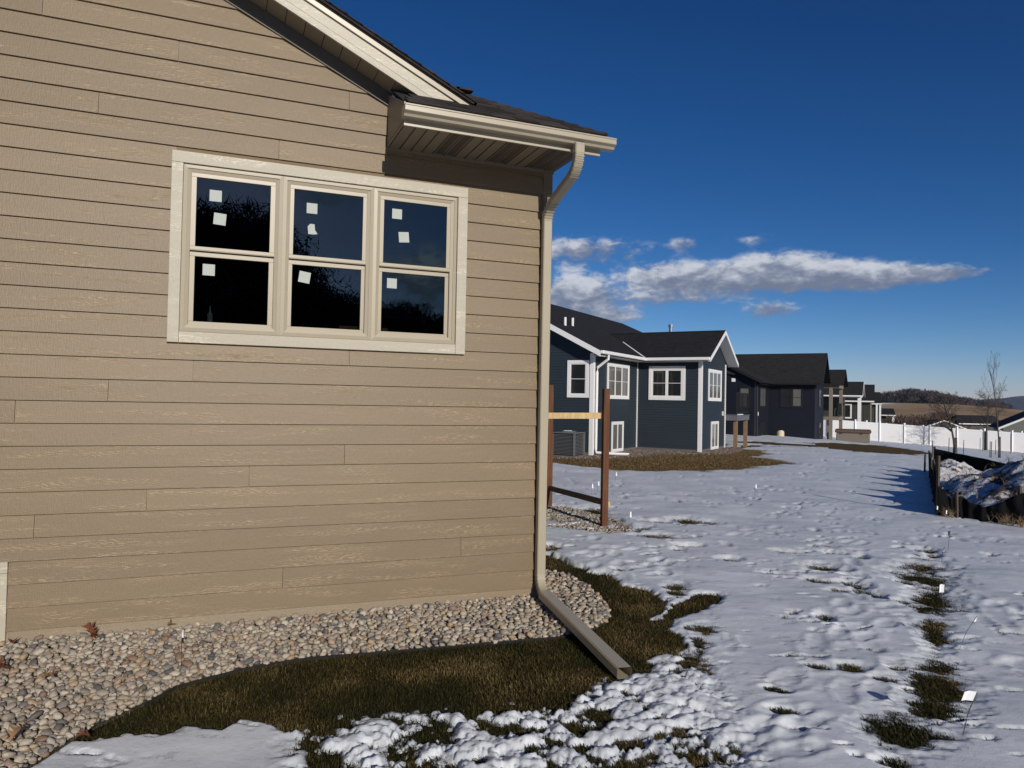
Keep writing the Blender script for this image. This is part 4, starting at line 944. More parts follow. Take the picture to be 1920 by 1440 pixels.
# ---- slate blue house
b = empty('slate_blue_house', (12.121, 22.693, 0), HA, 'slate blue lap-sided house with white trim and a gabled bay behind the wooden posts', 'house')
SL = .51; ER = 3.63                      # roof plane z = ER + SL*(.45 - f)
RF, RZ = -4.7, ER+SL*5.15
zr = lambda f: ER+SL*(.45-f)
MB().prism([(0, .03, -.1), (0, .03, 3.55), (RF, .03, zr(RF)-.28), (-9.4, .03, 3.55), (-9.4, .03, -.1)], (0, 18.9, 0)).build('wall', M['blue_siding'], b)
MB().box(-1.9, 2.57, 4.48, 8.27, -.1, 3.58).prism([(2.57, 4.48, 3.583), (2.57, 8.27, 3.583), (2.57, 6.375, 4.55)], (-4.4, 0, 0)).build('bay_wall', M['blue_siding'], b)
gab = lambda z: ((-9.4, 0) if z < 3.55 else (-9.4+(z-3.5)/SL, min(0, .45-(z+.10-ER)/SL)))
lapwall(b, M['blue_siding'], 's', .03, -6, 0, .12, 5.9, -1, top=lambda z: (-6, min(0, .45-(z+.02-ER+.14)/SL)))
lapwall(b, M['blue_siding'], 'f', 0, 0, 4.45, .12, 3.60, 1)
lapwall(b, M['blue_siding'], 's', 4.48, .02, 2.58, .12, 3.60, -1)
lapwall(b, M['blue_siding'], 'f', 2.57, 4.46, 8.28, .12, 4.75, 1, top=lambda z: (4.46 if z < 3.55 else 4.05+(z-3.50)/.5, 8.28 if z < 3.55 else 8.70-(z-3.50)/.5))
MB().box(-9, -.02, .015, .05, -.1, .12).box(-.02, .012, .02, 4.44, -.1, .12).box(.02, 2.58, 4.468, 4.50, -.1, .12).box(2.56, 2.585, 4.48, 8.26, -.1, .12).build('foundation', M['concrete'], b)
def cboard(par, x0, x1, y0, y1, z0, z1, m=None): return MB().box(x0, x1, y0, y1, z0, z1).build('corner_board', m or M['white'], par)
cboard(b, -.11, .035, -.005, .028, .0, 3.57); cboard(b, .002, .035, .0285, .13, .0, 3.57); cboard(b, .0, .045, 4.41, 4.47, .1, 3.6)
cboard(b, 2.47, 2.61, 4.445, 4.478, .0, 3.57); cboard(b, 2.575, 2.61, 4.4785, 4.58, .0, 3.57); cboard(b, 2.565, 2.615, 8.20, 8.30, .0, 3.57)
window(b, 's', .03, -1, -.97, -.14, 2.02, 3.33, 1, M['white'], M['white'], M['darkglass'], trimw=.11)
window(b, 'f', 0, 1, 1.24, 3.46, 2.00, 3.32, 3, M['white'], M['white'], M['greyglass'], trimw=.10)
window(b, 'f', 0, 1, 1.75, 2.93, .03, 1.16, 2, M['white'], M['white'], M['greyglass'], trimw=.08, rail=False)
window(b, 's', 4.48, -1, .50, 1.97, 2.00, 3.33, 2, M['white'], M['white'], M['darkglass'], trimw=.12, fr=.055)
window(b, 'f', 2.57, 1, 5.45, 7.50, 2.00, 3.27, 3, M['white'], M['white'], M['greyglass'], trimw=.10)
window(b, 'f', 2.57, 1, 5.95, 7.10, .05, 1.18, 2, M['white'], M['white'], M['greyglass'], trimw=.08, rail=False)
# roofs: main slope toward +f, back slope, bay roof
e0_, e1_ = .45, -.42
roofpoly([(e0_, e1_, ER), (e0_, 4.05, ER), (-1.94, 6.38, zr(-1.94)), (e0_, 8.7, ER), (e0_, 19.6, ER), (RF, 15.0, RZ), (RF, e1_, RZ)], M['roof_black'], 'roof_slope', .05, b)
roofpoly([(RF, e1_, RZ), (RF, 15.0, RZ), (-9.85, 19.6, ER), (-9.85, e1_, ER)], M['roof_black'], 'roof_slope', .05, b)
roofpoly([(e0_, 19.6, ER), (-9.85, 19.6, ER), (RF, 15.0, RZ)], M['roof_black'], 'roof_slope', .05, b)
BRZ = zr(-1.94)
roofpoly([(e0_, 4.05, ER), (3.02, 4.05, ER), (3.02, 6.38, BRZ), (-1.94, 6.38, BRZ)], M['roof_black'], 'bay_roof_slope', .05, b)
roofpoly([(e0_, 8.70, ER), (3.02, 8.70, ER), (3.02, 6.38, BRZ), (-1.94, 6.38, BRZ)], M['roof_black'], 'bay_roof_slope', .05, b)
MB().box(-1.9, 3.02, 6.30, 6.46, BRZ-.03, BRZ+.015).build('ridge_cap', M['roof_black'], b)
# rake fascia and soffits
def rakeb(par, p0, p1, h, t, m, nm='rake_fascia'):
    p0, p1 = Vector(p0), Vector(p1); return MB().prism([p0, p1, p1+Vector((0, 0, -h)), p0+Vector((0, 0, -h))], t).build(nm, m, par)
rakeb(b, (e0_+.0, e1_-.02, ER-.005), (RF, e1_-.02, RZ-.005), .20, (0, .02, 0), M['white'])
rakeb(b, (-9.85, e1_-.02, ER-.005), (RF-.001, e1_-.02, RZ-.005), .20, (0, .02, 0), M['white'])
rakeb(b, (e0_, e1_+.002, ER-.17), (RF, e1_+.002, RZ-.17), .015, (0, .44, 0), M['white'], 'rake_soffit')
MB().box(.04, e0_-.01, .0, 4.04, 3.48, 3.495).box(.0, 2.60, 4.06, 4.46, 3.482, 3.497).build('soffit', M['white'], b)
for (y0, y1, z0, z1) in ((4.05, 6.38, ER, BRZ), (8.70, 6.38, ER, BRZ)): rakeb(b, (3.021, y0, z0+.002), (3.021, y1, z1+.002), .16, (.02, 0, 0), M['white'])
for (y0, y1) in ((4.05, 6.38), (8.70, 6.38)): rakeb(b, (2.60, y0, ER-.13), (2.60, y1, BRZ-.13), .015, (.42, 0, 0), M['white'], 'rake_soffit')
def gutter_run(par, x0, x1, y0, y1, z, m, nm='gutter'):
    o = MB().box(x0, x1, y0, y1, z-.12, z); return o.build(nm, m, par, bevel=.02)
gutter_run(b, e0_-.01, e0_+.11, -.42, 3.93, ER+.01, M['white']); gutter_run(b, e0_-.01, 3.02, 3.935, 4.05, ER+.01, M['white'])
dsw = MB().tube([(e0_+.05, .18, ER-.10), (e0_+.05, .18, ER-.26), (.10, .18, ER-.55), (.085, .18, ER-.72), (.085, .18, .25), (.10, .18, .12), (.42, .30, .10), (1.0, .95, .06)], .048, 6); dsw.build('downspout', M['white'], b)
for i, (f_, s_) in enumerate(((-1.69, 1.24), (-1.87, 2.29))): MB().tube([(f_, s_, zr(f_)-.05), (f_, s_, zr(f_)+.30)], .05, 8).build('vent_pipe', M['white'], b)
mv = MB().tube([(.75, 6.38, BRZ-.05), (.75, 6.38, BRZ+.22)], .07, 10); mv.tube([(.75, 6.38, BRZ+.22), (.75, 6.38, BRZ+.32)], .10, 10); mv.build('flue_cap', M['greymetal'], b)
vs_ = MB()
for i in range(9):
    f_ = -1.0+i*.165; s_ = 6.38-(f_+1.94)*.97; ww = .035+.07*i/9*(1 if i < 8 else .4)
    vs_.poly([(f_, s_-ww-.05, zr(f_)+.03), (f_+.17, s_-.165-ww-.05, zr(f_+.17)+.03), (f_+.17, s_-.165+.02, zr(f_+.17)+.05), (f_, s_+.02, zr(f_)+.05)], [(0, 1, 2, 3)])
tag(vs_.build('snow_strip', M['snow'], b), kind='stuff')
MB().box(.018, .07, .95, 1.05, 1.45, 1.62).build('utility_box', M['white'], b); MB().box(2.59, 2.64, 7.75, 7.83, 1.4, 1.58).build('utility_box', M['white'], b)
MB().tube([(.02, .72, 3.06), (.02, .72, 3.26)], .05, 8).build('wall_lamp', M['blacktrim'], b)
# deck beside the bay
DZ = 1.43
MB().box(.02, 3.1, 8.34, 10.7, DZ-.24, DZ-.03).build('deck_rim', M['deckgrey'], b)
for i in range(16): MB().box(.03, 3.13, 8.33+i*.15, 8.33+i*.15+.142, DZ-.027, DZ).build('deck_board', M['deckgrey'], b)
for (f_, s_) in ((2.98, 8.55), (2.98, 10.5)): cbox('deck_post', M['deckwood'], b, f_-.075, f_+.075, s_-.075, s_+.075, -.1, DZ-.243)
rl = MB()
for s_ in (8.42, 9.5, 10.62): rl.box(3.02, 3.07, s_-.02, s_+.02, DZ+.002, DZ+.92)
rl.box(3.01, 3.08, 8.40, 10.64, DZ+.921, DZ+.96).box(3.03, 3.06, 8.44, 10.6, DZ+.08, DZ+.11)
for i in range(22): rl.box(3.038, 3.052, 8.46+i*.1, 8.474+i*.1, DZ+.111, DZ+.92)
tag(rl.build('deck_railing', M['blacktrim'], b), kind='stuff')
ss = MB().box(3.05, 3.12, 8.40, 9.35, DZ+.001, DZ+.04); tag(ss.build('deck_snow', M['snow'], b), kind='stuff')
bx('tarp', M['acdark'], b, .3, 1.8, 8.6, 9.8, -.05, 1.0)

# ---- gravel along the blue house
def loc2w(f_, s_): c, s = math.cos(HA), math.sin(HA); return (12.121+f_*c-s_*s, 22.693+f_*s+s_*c)
gpoly = [loc2w(*q) for q in [(-3.5, .0), (0, 0), (0, 4.45), (2.6, 4.45), (2.6, 8.3), (3.4, 8.4), (3.6, 6.5), (3.5, 4.6), (3.0, 3.7), (1.9, 3.0), (1.5, 1.2), (.9, -.9), (-.5, -1.9), (-3.5, -2.1)]]
pal3 = [(.13, .10, .085), (.20, .155, .13), (.27, .22, .185), (.09, .075, .07), (.16, .11, .085)]
stone_bed('dark_gravel_bed', 'band of dark brown gravel against the slate blue house wall', gpoly, 26000, .022, .045, 51, 0, lambda x, y: .01, layers=1, pal=pal3)

# ---- air conditioner
ax_, ay_ = loc2w(-.45, -.95)
a = empty('air_conditioner', (ax_, ay_, 0), HA, 'grey slatted air conditioner unit standing by the slate blue end wall', 'air conditioner')
cbox('base_pad', M['concrete'], a, -.46, .46, -.46, .46, 0, .07)
cbox('coil_core', M['acdark'], a, -.37, .37, -.37, .37, .08, .80)
for sx_ in (-1, 1):
    for sy_ in (-1, 1): cbox('corner_post', M['ac'], a, sx_*.40-.03, sx_*.40+.03, sy_*.40-.03, sy_*.40+.03, .08, .80)
for i in range(15):
    z = .12+i*.046; s = MB(); ring2 = .395
    s.box(-ring2, ring2, -ring2-.008, -ring2+.004, -.008, .008).box(-ring2, ring2, ring2-.004, ring2+.008, -.008, .008).box(-ring2-.008, -ring2+.004, -ring2, ring2, -.008, .008).box(ring2-.004, ring2+.008, -ring2, ring2, -.008, .008)
    s.build('louvre', M['ac'], a, loc=(0, 0, z))
cbox('top_panel', M['ac'], a, -.44, .44, -.44, .44, .803, .84, bevel=.015)
MB().tube([(0, 0, .84), (0, 0, .885)], [.30, .22], 16).build('fan_grille', M['ac'], a)
bx('service_lid', M['white'], a, -.10, .12, -.16, .02, .886, .90)

# ---- navy house
h3o = (31.13, 36.84, -.36)
n = empty('navy_house', h3o, HA, 'navy lap-sided house with a charcoal roof and rear porch beyond the slate blue house', 'house')
L3, W3, E3 = 4.2, 3.0, 3.70
zr3 = lambda f: E3+.50*(.45-f); RF3 = -4.6
MB().prism([(0, .03, -.4), (0, .03, 3.6), (RF3, .03, zr3(RF3)-.25), (-9.2, .03, 3.6), (-9.2, .03, -.4)], (0, 16, 0)).build('wall', M['navy_siding'], n)
D3 = 8.0; RM = 6.1; RZ3 = 5.80
MB().box(-2, W3-.03, L3+.03, D3-.03, -.4, 3.62).prism([(W3-.03, L3+.03, 3.623), (W3-.03, D3-.03, 3.623), (W3-.03, RM, 5.2)], (-4.4, 0, 0)).build('bay_wall', M['navy_siding'], n)
lapwall(n, M['navy_siding'], 's', .03, -6, 0, .0, 5.6, -1, .13, top=lambda z: (-6, min(0, .45-(z+.16-E3)/.5)))
lapwall(n, M['navy_siding'], 'f', 0, 0, L3, .0, 3.62, 1, .13)
lapwall(n, M['navy_siding'], 's', L3+.03, .02, W3-.02, .0, 3.62, -1, .13)
kk = (RZ3-E3)/(RM-3.8)
lapwall(n, M['navy_siding'], 'f', W3-.03, L3+.02, D3, .0, 5.5, 1, .13, top=lambda z: (L3+.02 if z < 3.6 else 3.8+(z-3.5)/kk, D3 if z < 3.6 else 8.4-(z-3.5)/kk))
for q in ((-.10, .03, -.0, .028, -.1, 3.6), (W3-.12, W3+.01, L3-.005, L3+.028, -.1, 3.6)): MB().box(*q).build('corner_board', M['navytrim'], n)
window(n, 's', .03, -1, -1.05, -.32, 2.0, 3.35, 1, M['blacktrim'], M['blacktrim'], M['greyglass'], trimw=.08)
window(n, 'f', 0, 1, 1.1, 2.95, 2.05, 3.4, 3, M['blacktrim'], M['blacktrim'], M['greyglass'], trimw=.08, rail=False)
window(n, 'f', 0, 1, 1.4, 2.8, .1, 1.1, 2, M['blacktrim'], M['blacktrim'], M['darkglass'], trimw=.07, rail=False)
window(n, 's', L3+.03, -1, .75, 1.45, 2.1, 3.4, 1, M['blacktrim'], M['blacktrim'], M['darkglass'], trimw=.07)
window(n, 's', L3+.03, -1, 1.45, 2.15, 2.1, 3.4, 1, M['blacktrim'], M['blacktrim'], M['greyglass'], trimw=.07)
window(n, 'f', W3-.03, 1, 5.2, 6.6, 2.1, 3.4, 2, M['blacktrim'], M['blacktrim'], M['greyglass'], trimw=.08)
window(n, 'f', W3-.03, 1, 5.3, 6.5, .1, 1.15, 2, M['blacktrim'], M['blacktrim'], M['darkglass'], trimw=.07, rail=False)
fi = .45-(RZ3-E3)/.5
roofpoly([(.45, -.4, E3), (.45, 3.8, E3), (fi, RM, RZ3), (.45, 8.4, E3), (.45, 16.4, E3), (RF3, 16.4, zr3(RF3)), (RF3, -.4, zr3(RF3))], M['roof_brown'], 'roof_slope', .05, n)
roofpoly([(RF3, -.4, zr3(RF3)), (RF3, 16.4, zr3(RF3)), (-9.6, 16.4, E3), (-9.6, -.4, E3)], M['roof_brown'], 'roof_slope', .05, n)
roofpoly([(.45, 3.8, E3), (W3+.4, 3.8, E3), (W3+.4, RM, RZ3), (fi, RM, RZ3)], M['roof_brown'], 'bay_roof_slope', .05, n)
roofpoly([(.45, 8.4, E3), (W3+.4, 8.4, E3), (W3+.4, RM, RZ3), (fi, RM, RZ3)], M['roof_brown'], 'bay_roof_slope', .05, n)
rakeb(n, (.45, -.42, E3), (RF3, -.42, zr3(RF3)), .18, (0, .02, 0), M['blacktrim'])
for y0 in (3.8, 8.4): rakeb(n, (W3+.401, y0, E3), (W3+.401, RM, RZ3), .15, (.02, 0, 0), M['blacktrim'])
gutter_run(n, .44, .55, -.4, 3.7, E3+.01, M['blacktrim']); gutter_run(n, .44, W3+.4, 3.69, 3.8, E3+.01, M['blacktrim'])
MB().box(.03, .43, .0, 3.8, 3.52, 3.54).box(0, W3, 3.82, L3, 3.522, 3.542).build('soffit', M['blacktrim'], n)
MB().tube([(.05, .15, 3.4), (.05, .15, .15), (.4, .4, .05), (2.4, .2, .02)], .05, 6).build('downspout', M['blacktrim'], n)
MB().box(-1.5, -1.26, .0, .014, 3.66, 3.88).build('wall_light', M['white'], n); MB().box(.017, .05, .55, .65, 1.55, 1.78).build('utility_box', M['white'], n)
# porch of the navy house
MB().box(2.0, 3.95, 8.25, 11.3, 1.26, 1.50).build('porch_deck', M['deckbeige'], n)
for (f_, s_) in ((3.42, 8.35), (3.80, 11.1)): cbox('porch_post', M['deckbeige'], n, f_-.11, f_+.11, s_-.11, s_+.11, -.5, 3.55)
cbox('porch_stair_post', M['deckbeige'], n, 2.9, 3.15, 11.0, 11.3, -.5, 1.25)
MB().box(2.0, 3.95, 8.25, 8.45, 3.5, 3.72).box(3.75, 3.95, 8.452, 11.2, 3.5, 3.72).build('porch_beam', M['deckbeige'], n)
PRM, PRZ = 9.75, 4.85
roofpoly([(1.5, 8.0, 3.70), (4.25, 8.0, 3.70), (4.25, PRM, PRZ), (1.5, PRM, PRZ)], M['roof_brown'], 'porch_roof_slope', .05, n)
roofpoly([(1.5, 11.5, 3.70), (4.25, 11.5, 3.70), (4.25, PRM, PRZ), (1.5, PRM, PRZ)], M['roof_brown'], 'porch_roof_slope', .05, n)
MB().prism([(3.95, 8.3, 3.72), (3.95, 11.2, 3.72), (3.95, PRM, 4.68)], (-.04, 0, 0)).build('porch_gable', M['navy_siding'], n)
rlm = MB()
for i in range(22): rlm.box(3.86, 3.885, 8.5+i*.12, 8.52+i*.12, 1.6, 2.4)
rlm.box(3.85, 3.90, 8.45, 11.0, 2.4, 2.45).box(3.85, 3.90, 8.45, 11.0, 1.56, 1.60); tag(rlm.build('porch_railing', M['blacktrim'], n), kind='stuff')
def w3(f_, s_): c, s = math.cos(HA), math.sin(HA); return (h3o[0]+f_*c-s_*s, h3o[1]+f_*s+s_*c)
px_, py_ = w3(.9, 3.55)
bk = MB().tube([(0, 0, 0), (0, 0, .05), (0, 0, .40), (0, 0, .48)], [.21, .23, .23, .20], 14).tube([(0, 0, .481), (0, 0, .52)], [.15, .14], 12); o = bk.build('bucket', M['bucket'], loc=(px_, py_, -.30)); tag(o, 'cream plastic drum standing at the foot of the navy house wall', 'drum')

# ---- hot tub
def at(px, py, dep):
    d = rt*((px-960)/1380) + up*((720-py)/1380) + fwd; p = d*(dep/d.dot(fwd)); return Vector((p.x, p.y, p.z+EYE))
hx, hy = 42.2, 39.7
tb = empty('hot_tub', (hx, hy, ghs(hx, hy)+.02), R(-47), 'covered taupe hot tub with a brown lid in front of the white vinyl fence', 'hot tub')
cbox('cabinet', M['tub'], tb, -1.08, 1.08, -.95, .95, 0, .66, bevel=.04)
cbox('cover', M['tubcover'], tb, -1.16, 1.16, -1.02, 1.02, .663, .90, bevel=.05)
for x_ in (-.75, .55): cbox('cover_strap', M['blacktrim'], tb, x_-.03, x_+.03, -1.035, -1.022, .58, .72)
for y_ in (-.5,): cbox('cover_strap', M['blacktrim'], tb, 1.023, 1.06, y_-.05, y_+.05, .45, .72)

# ---- dark houses beyond the fence
def simple_house(name, loc, rz_, label, parts): 
    e = empty(name, loc, rz_, label, 'house'); parts(e); return e
def p_h4(e):
    # local frame: x to the right along the eaves, y away, z up; origin at the right-front corner of the porch
    MB().box(-14, -2.2, 3.0, 14, -2.5, 3.1).build('wall', M['olive_siding'], e)
    MB().box(-3.5, 0, .35, 4.8, 3.05, 3.25).build('porch_beam', M['white'], e)
    for x_ in (-.12,): 
        for y_ in (.3, 2.0): cbox('porch_post', M['white'], e, x_-.16, x_+.14, y_-.15, y_+.15, -.4, 3.04)
    roofpoly([(-12, -.1, 3.25), (.25, -.1, 3.25), (.25, 2.5, 4.95), (-12, 2.5, 4.95)], M['roof_brown'], 'roof_slope', .06, e)
    roofpoly([(-12, 5.1, 3.25), (.25, 5.1, 3.25), (.25, 2.5, 4.95), (-12, 2.5, 4.95)], M['roof_brown'], 'roof_slope', .06, e)
    MB().prism([(.12, .1, 3.26), (.12, 4.9, 3.26), (.12, 2.5, 4.85)], (-.05, 0, 0)).build('porch_gable', M['white'], e)
    rakeb(e, (.26, -.1, 3.3), (.26, 2.5, 5.0), .22, (.03, 0, 0), M['white']); rakeb(e, (.26, 5.1, 3.3), (.26, 2.5, 5.0), .22, (.03, 0, 0), M['white'])
    MB().box(-12, .24, -.2, -.1, 3.12, 3.27).build('gutter', M['white'], e)
    MB().box(-5.6, -3.0, 2.7, 3.0, -1.0, 1.9).build('lower_wall', M['olive_siding'], e)
    dk = MB().box(-14, .1, .2, 3, -.75, -.45); dk.build('deck', M['blacktrim'], e)
    rr = MB().box(-9, -.3, .22, .27, .42, .47)
    for i in range(60): rr.box(-9+i*.145, -8.97+i*.145, .23, .26, -.45, .42)
    tag(rr.build('deck_railing', M['blacktrim'], e), kind='stuff')
    MB().tube([(-2.3, .6, -.4), (-2.3, .6, 1.6)], [.55, .35], 9).tube([(-2.3, .6, 1.6), (-2.3, .6, 1.95)], [.35, .1], 9).build('covered_umbrella', M['acdark'], e)
p4 = at(1612.5, 785, 86)
simple_house('dark_porch_house', (p4.x, p4.y, p4.z-.55), R(-50), 'dark house with a white-posted gabled porch behind the white fence', p_h4)
def p_h5(e):
    MB().box(-5.4, 0, 0, 9, -3, 1.95).build('wall', M['olive_siding'], e)
    bat = MB()
    for i in range(14): bat.box(-5.3+i*.4, -5.25+i*.4, -.03, 0, -3, 1.9)
    tag(bat.build('batten', M['olive_siding'], e), kind='stuff')
    MB().box(-.18, .02, -.045, -.001, -3, 1.94).build('corner_board', M['deckbeige'], e)
    roofpoly([(-10, -.5, 1.95), (.35, -.5, 1.95), (.35, 3.4, 4.15), (-8, 3.4, 4.15)], M['roof_black'], 'roof_slope', .06, e)
    roofpoly([(-8, 7.2, 1.95), (.35, 7.2, 1.95), (.35, 3.4, 4.15), (-8, 3.4, 4.15)], M['roof_black'], 'roof_slope', .06, e)
    MB().prism([(.02, -.0, 1.96), (.02, 7.0, 1.96), (.02, 3.4, 4.0)], (-.05, 0, 0)).build('gable', M['olive_siding'], e)
    MB().box(-10, .3, -.62, -.5, 1.80, 1.97).build('gutter', M['white'], e)
    window(e, 's', 0, -1, -3.8, -2.3, -.35, 1.55, 1, M['white'], M['white'], M['darkglass'], trimw=.14, rail=False)
    # small white-gabled wing at the left, rake towards us
    rakeb(e, (-11.8, -1.1, 3.2), (-8.2, -1.1, 1.85), .26, (0, .05, 0), M['white']); 
    MB().prism([(-12.5, -1.0, 1.2), (-8.6, -1.0, 1.7), (-12, -1.0, 3.0)], (0, .6, 0)).build('wing_gable', M['olive_siding'], e)
    MB().box(-13, -8.9, -.95, 2, -3, 1.6).build('wing_wall', M['blacktrim'], e)
    MB().tube([(-8.3, -1.1, 1.75), (-8.5, -1.1, 1.5), (-9.4, -1.05, 1.25), (-9.45, -1.05, -1.2)], .07, 6).build('downspout', M['white'], e)
    window(e, 's', -.95, -1, -10.9, -10.2, -1.0, 1.0, 1, M['white'], M['white'], M['greyglass'], trimw=.12, rail=False)
p5 = at(1634, 785, 94); simple_house('board_and_batten_house', (p5.x, p5.y, p5.z+.3), R(-48), 'olive-grey board-and-batten house with a white-framed window behind the fence', p_h5)
def p_h6(e):
    MB().box(-5, 0, .5, 5, -2, 2.2).build('wall', M['olive_siding'], e)
    roofpoly([(-5, -.1, 2.3), (.2, -.1, 2.3), (.2, 2.6, 3.95), (-5, 2.6, 3.95)], M['roof_black'], 'roof_slope', .06, e)
    roofpoly([(-5, 5.3, 2.3), (.2, 5.3, 2.3), (.2, 2.6, 3.95), (-5, 2.6, 3.95)], M['roof_black'], 'roof_slope', .06, e)
    MB().prism([(.12, .1, 2.3), (.12, 5.2, 2.3), (.12, 2.6, 3.85)], (.05, 0, 0)).build('porch_gable', M['white'], e)
    MB().box(-5, .2, -.2, -.1, 2.15, 2.32).build('gutter', M['white'], e)
    for x_ in (-.5, .0): 
        cbox('porch_post', M['white'], e, x_-.12, x_+.12, -.05+x_*2, .2+x_*2, -1.2, 2.2)
p6 = at(1650, 785, 104); simple_house('small_porch_house', (p6.x, p6.y, p6.z-.15), R(-44), 'small white-gabled porch of a dark house right of the board-and-batten house', p_h6)
def p_h7(e):
    roofpoly([(-5, -.1, 1.0), (.2, -.1, 1.0), (.2, 2.6, 2.1), (-5, 2.6, 2.1)], M['roof_black'], 'roof_slope', .06, e)
    roofpoly([(-5, 5.3, 1.0), (.2, 5.3, 1.0), (.2, 2.6, 2.1), (-5, 2.6, 2.1)], M['roof_black'], 'roof_slope', .06, e)
    MB().box(-5, .2, -.2, -.1, .87, 1.02).build('gutter', M['white'], e); MB().box(-5, -1.2, .8, 4.5, -3, 1.0).build('wall', M['acdark'], e)
    MB().box(-.35, -.02, -.05, .25, -2.6, .87).build('porch_post', M['white'], e)
    MB().box(-5, .2, 0, 5, -2.9, -2.3).build('deck', M['blacktrim'], e)
p7 = at(1677, 780, 124); simple_house('low_porch_house', (p7.x, p7.y, p7.z-.85), R(-42), 'low dark-roofed porch with one white post at the end of the row', p_h7)
def p_h8(e):
    # gable end facing us: roof line rising to the right
    MB().prism([(0, 0, -3), (0, 0, .0), (8, 0, 4.0), (8, 0, -3)], (0, 10, 0)).build('wall', M['grey_siding'], e)
    MB().prism([(8.001, 0, -3), (8.001, 0, 4.0), (16, 0, 0), (16, 0, -3)], (0, 10, 0)).build('wall', M['grey_siding'], e)
    roofpoly([(-.6, -.5, -.12), (-.6, 10.5, -.12), (8, 10.5, 4.2), (8, -.5, 4.2)], M['roof_black'], 'roof_slope', .12, e)
    roofpoly([(16.6, -.5, -.12), (16.6, 10.5, -.12), (8, 10.5, 4.2), (8, -.5, 4.2)], M['roof_black'], 'roof_slope', .12, e)
    rakeb(e, (-.6, -.55, -.15), (8, -.55, 4.15), .24, (0, .05, 0), M['white'])
    MB().tube([(-.55, -.5, -.3), (0, -.1, -.6), (.05, -.1, -2)], .07, 6).build('downspout', M['white'], e)
    MB().box(4.3, 4.5, -.1, 0, .5, .72).build('wall_light', M['white'], e)
p8 = at(1881, 800, 82); simple_house('grey_gable_house', (p8.x, p8.y, p8.z), R(-50), 'light grey gable-end house with a black roof at the right edge', p_h8)
def p_h9(e):
    roofpoly([(-5.2, -.1, 0), (1.5, -.1, 0), (1.5, 3, 1.25), (-4, 3, 1.25)], M['roof_black'], 'roof_slope', .1, e); roofpoly([(-5.2, 6, 0), (1.5, 6, 0), (1.5, 3, 1.25), (-4, 3, 1.25)], M['roof_black'], 'roof_slope', .1, e)
    MB().box(-5, 1.4, .3, 5.6, -3, -.1).build('wall', M['olive_siding'], e); MB().box(-5, 1.5, -.2, -.1, -.14, .0).build('gutter', M['white'], e)
    rakeb(e, (-10.5, -.3, -.9), (-7.0, -.3, .45), .18, (0, .05, 0), M['white']); rakeb(e, (-3.6, -.3, -.9), (-7.0, -.3, .45), .18, (0, .05, 0), M['white'])
    roofpoly([(-10.5, -.25, -.9), (-10.5, 5, -.9), (-7, 5, .45), (-7, -.25, .45)], M['roof_black'], 'wing_roof', .08, e); roofpoly([(-3.6, -.25, -.9), (-3.6, 5, -.9), (-7, 5, .45), (-7, -.25, .45)], M['roof_black'], 'wing_roof', .08, e)
    MB().prism([(-10.2, 0, -3), (-3.9, 0, -3), (-3.9, 0, -1), (-7, 0, .3), (-10.2, 0, -1)], (0, 4, 0)).build('wing_wall', M['olive_siding'], e)
p9 = at(1862, 795, 112); simple_house('low_black_roofed_house', (p9.x, p9.y, p9.z), R(-30), 'low black-roofed house with a white gutter behind the fence and young trees', p_h9)
p10 = at(1801, 801, 120)
def p_h10(e):
    MB().prism([(-3.3, 0, -3), (3.3, 0, -3), (3.3, 0, -.3), (0, 0, .75), (-3.3, 0, -.3)], (0, 6, 0)).build('wall', M['olive_siding'], e)
    roofpoly([(-3.8, -.4, -.38), (-3.8, 6, -.38), (0, 6, .9), (0, -.4, .9)], M['roof_black'], 'roof_slope', .08, e); roofpoly([(3.8, -.4, -.38), (3.8, 6, -.38), (0, 6, .9), (0, -.4, .9)], M['roof_black'], 'roof_slope', .08, e)
    rakeb(e, (-3.8, -.45, -.38), (0, -.45, .9), .13, (0, .05, 0), M['deckbeige']); rakeb(e, (3.8, -.45, -.38), (0, -.45, .9), .13, (0, .05, 0), M['deckbeige'])
simple_house('small_gabled_house', (p10.x, p10.y, p10.z), R(-33), 'small dark gable peeking over the white fence behind the first young tree', p_h10)

# ------------------------------------------------------------------ white vinyl fence
FP = [(1500, 75.0), (1552, 73.4), (1604, 72.4), (1650, 71.6), (1696, 70.8), (1744, 70), (1795, 69), (1846, 68), (1898, 67), (1952, 66), (2008, 65)]
pts = []
for (px, dep) in FP:
    lat = (px-960)/1380*dep; X_ = lat*cyw+dep*syw; Y_ = dep*cyw-lat*syw; pts.append(Vector((X_, Y_, ghs(X_, Y_)-.02)))
vf = empty('vinyl_fence', pts[5], 0, 'long white vinyl privacy fence across the far edge of the snow', 'fence')
FH = 1.80; o0 = pts[5]
for i, p in enumerate(pts):
    q = p-o0; cbox('fence_post', M['vinylwhite'], vf, q.x-.085, q.x+.085, q.y-.085, q.y+.085, q.z-.3, q.z+FH+.13)
    cbox('post_cap', M['vinylwhite'], vf, q.x-.10, q.x+.10, q.y-.10, q.y+.10, q.z+FH+.131, q.z+FH+.17)
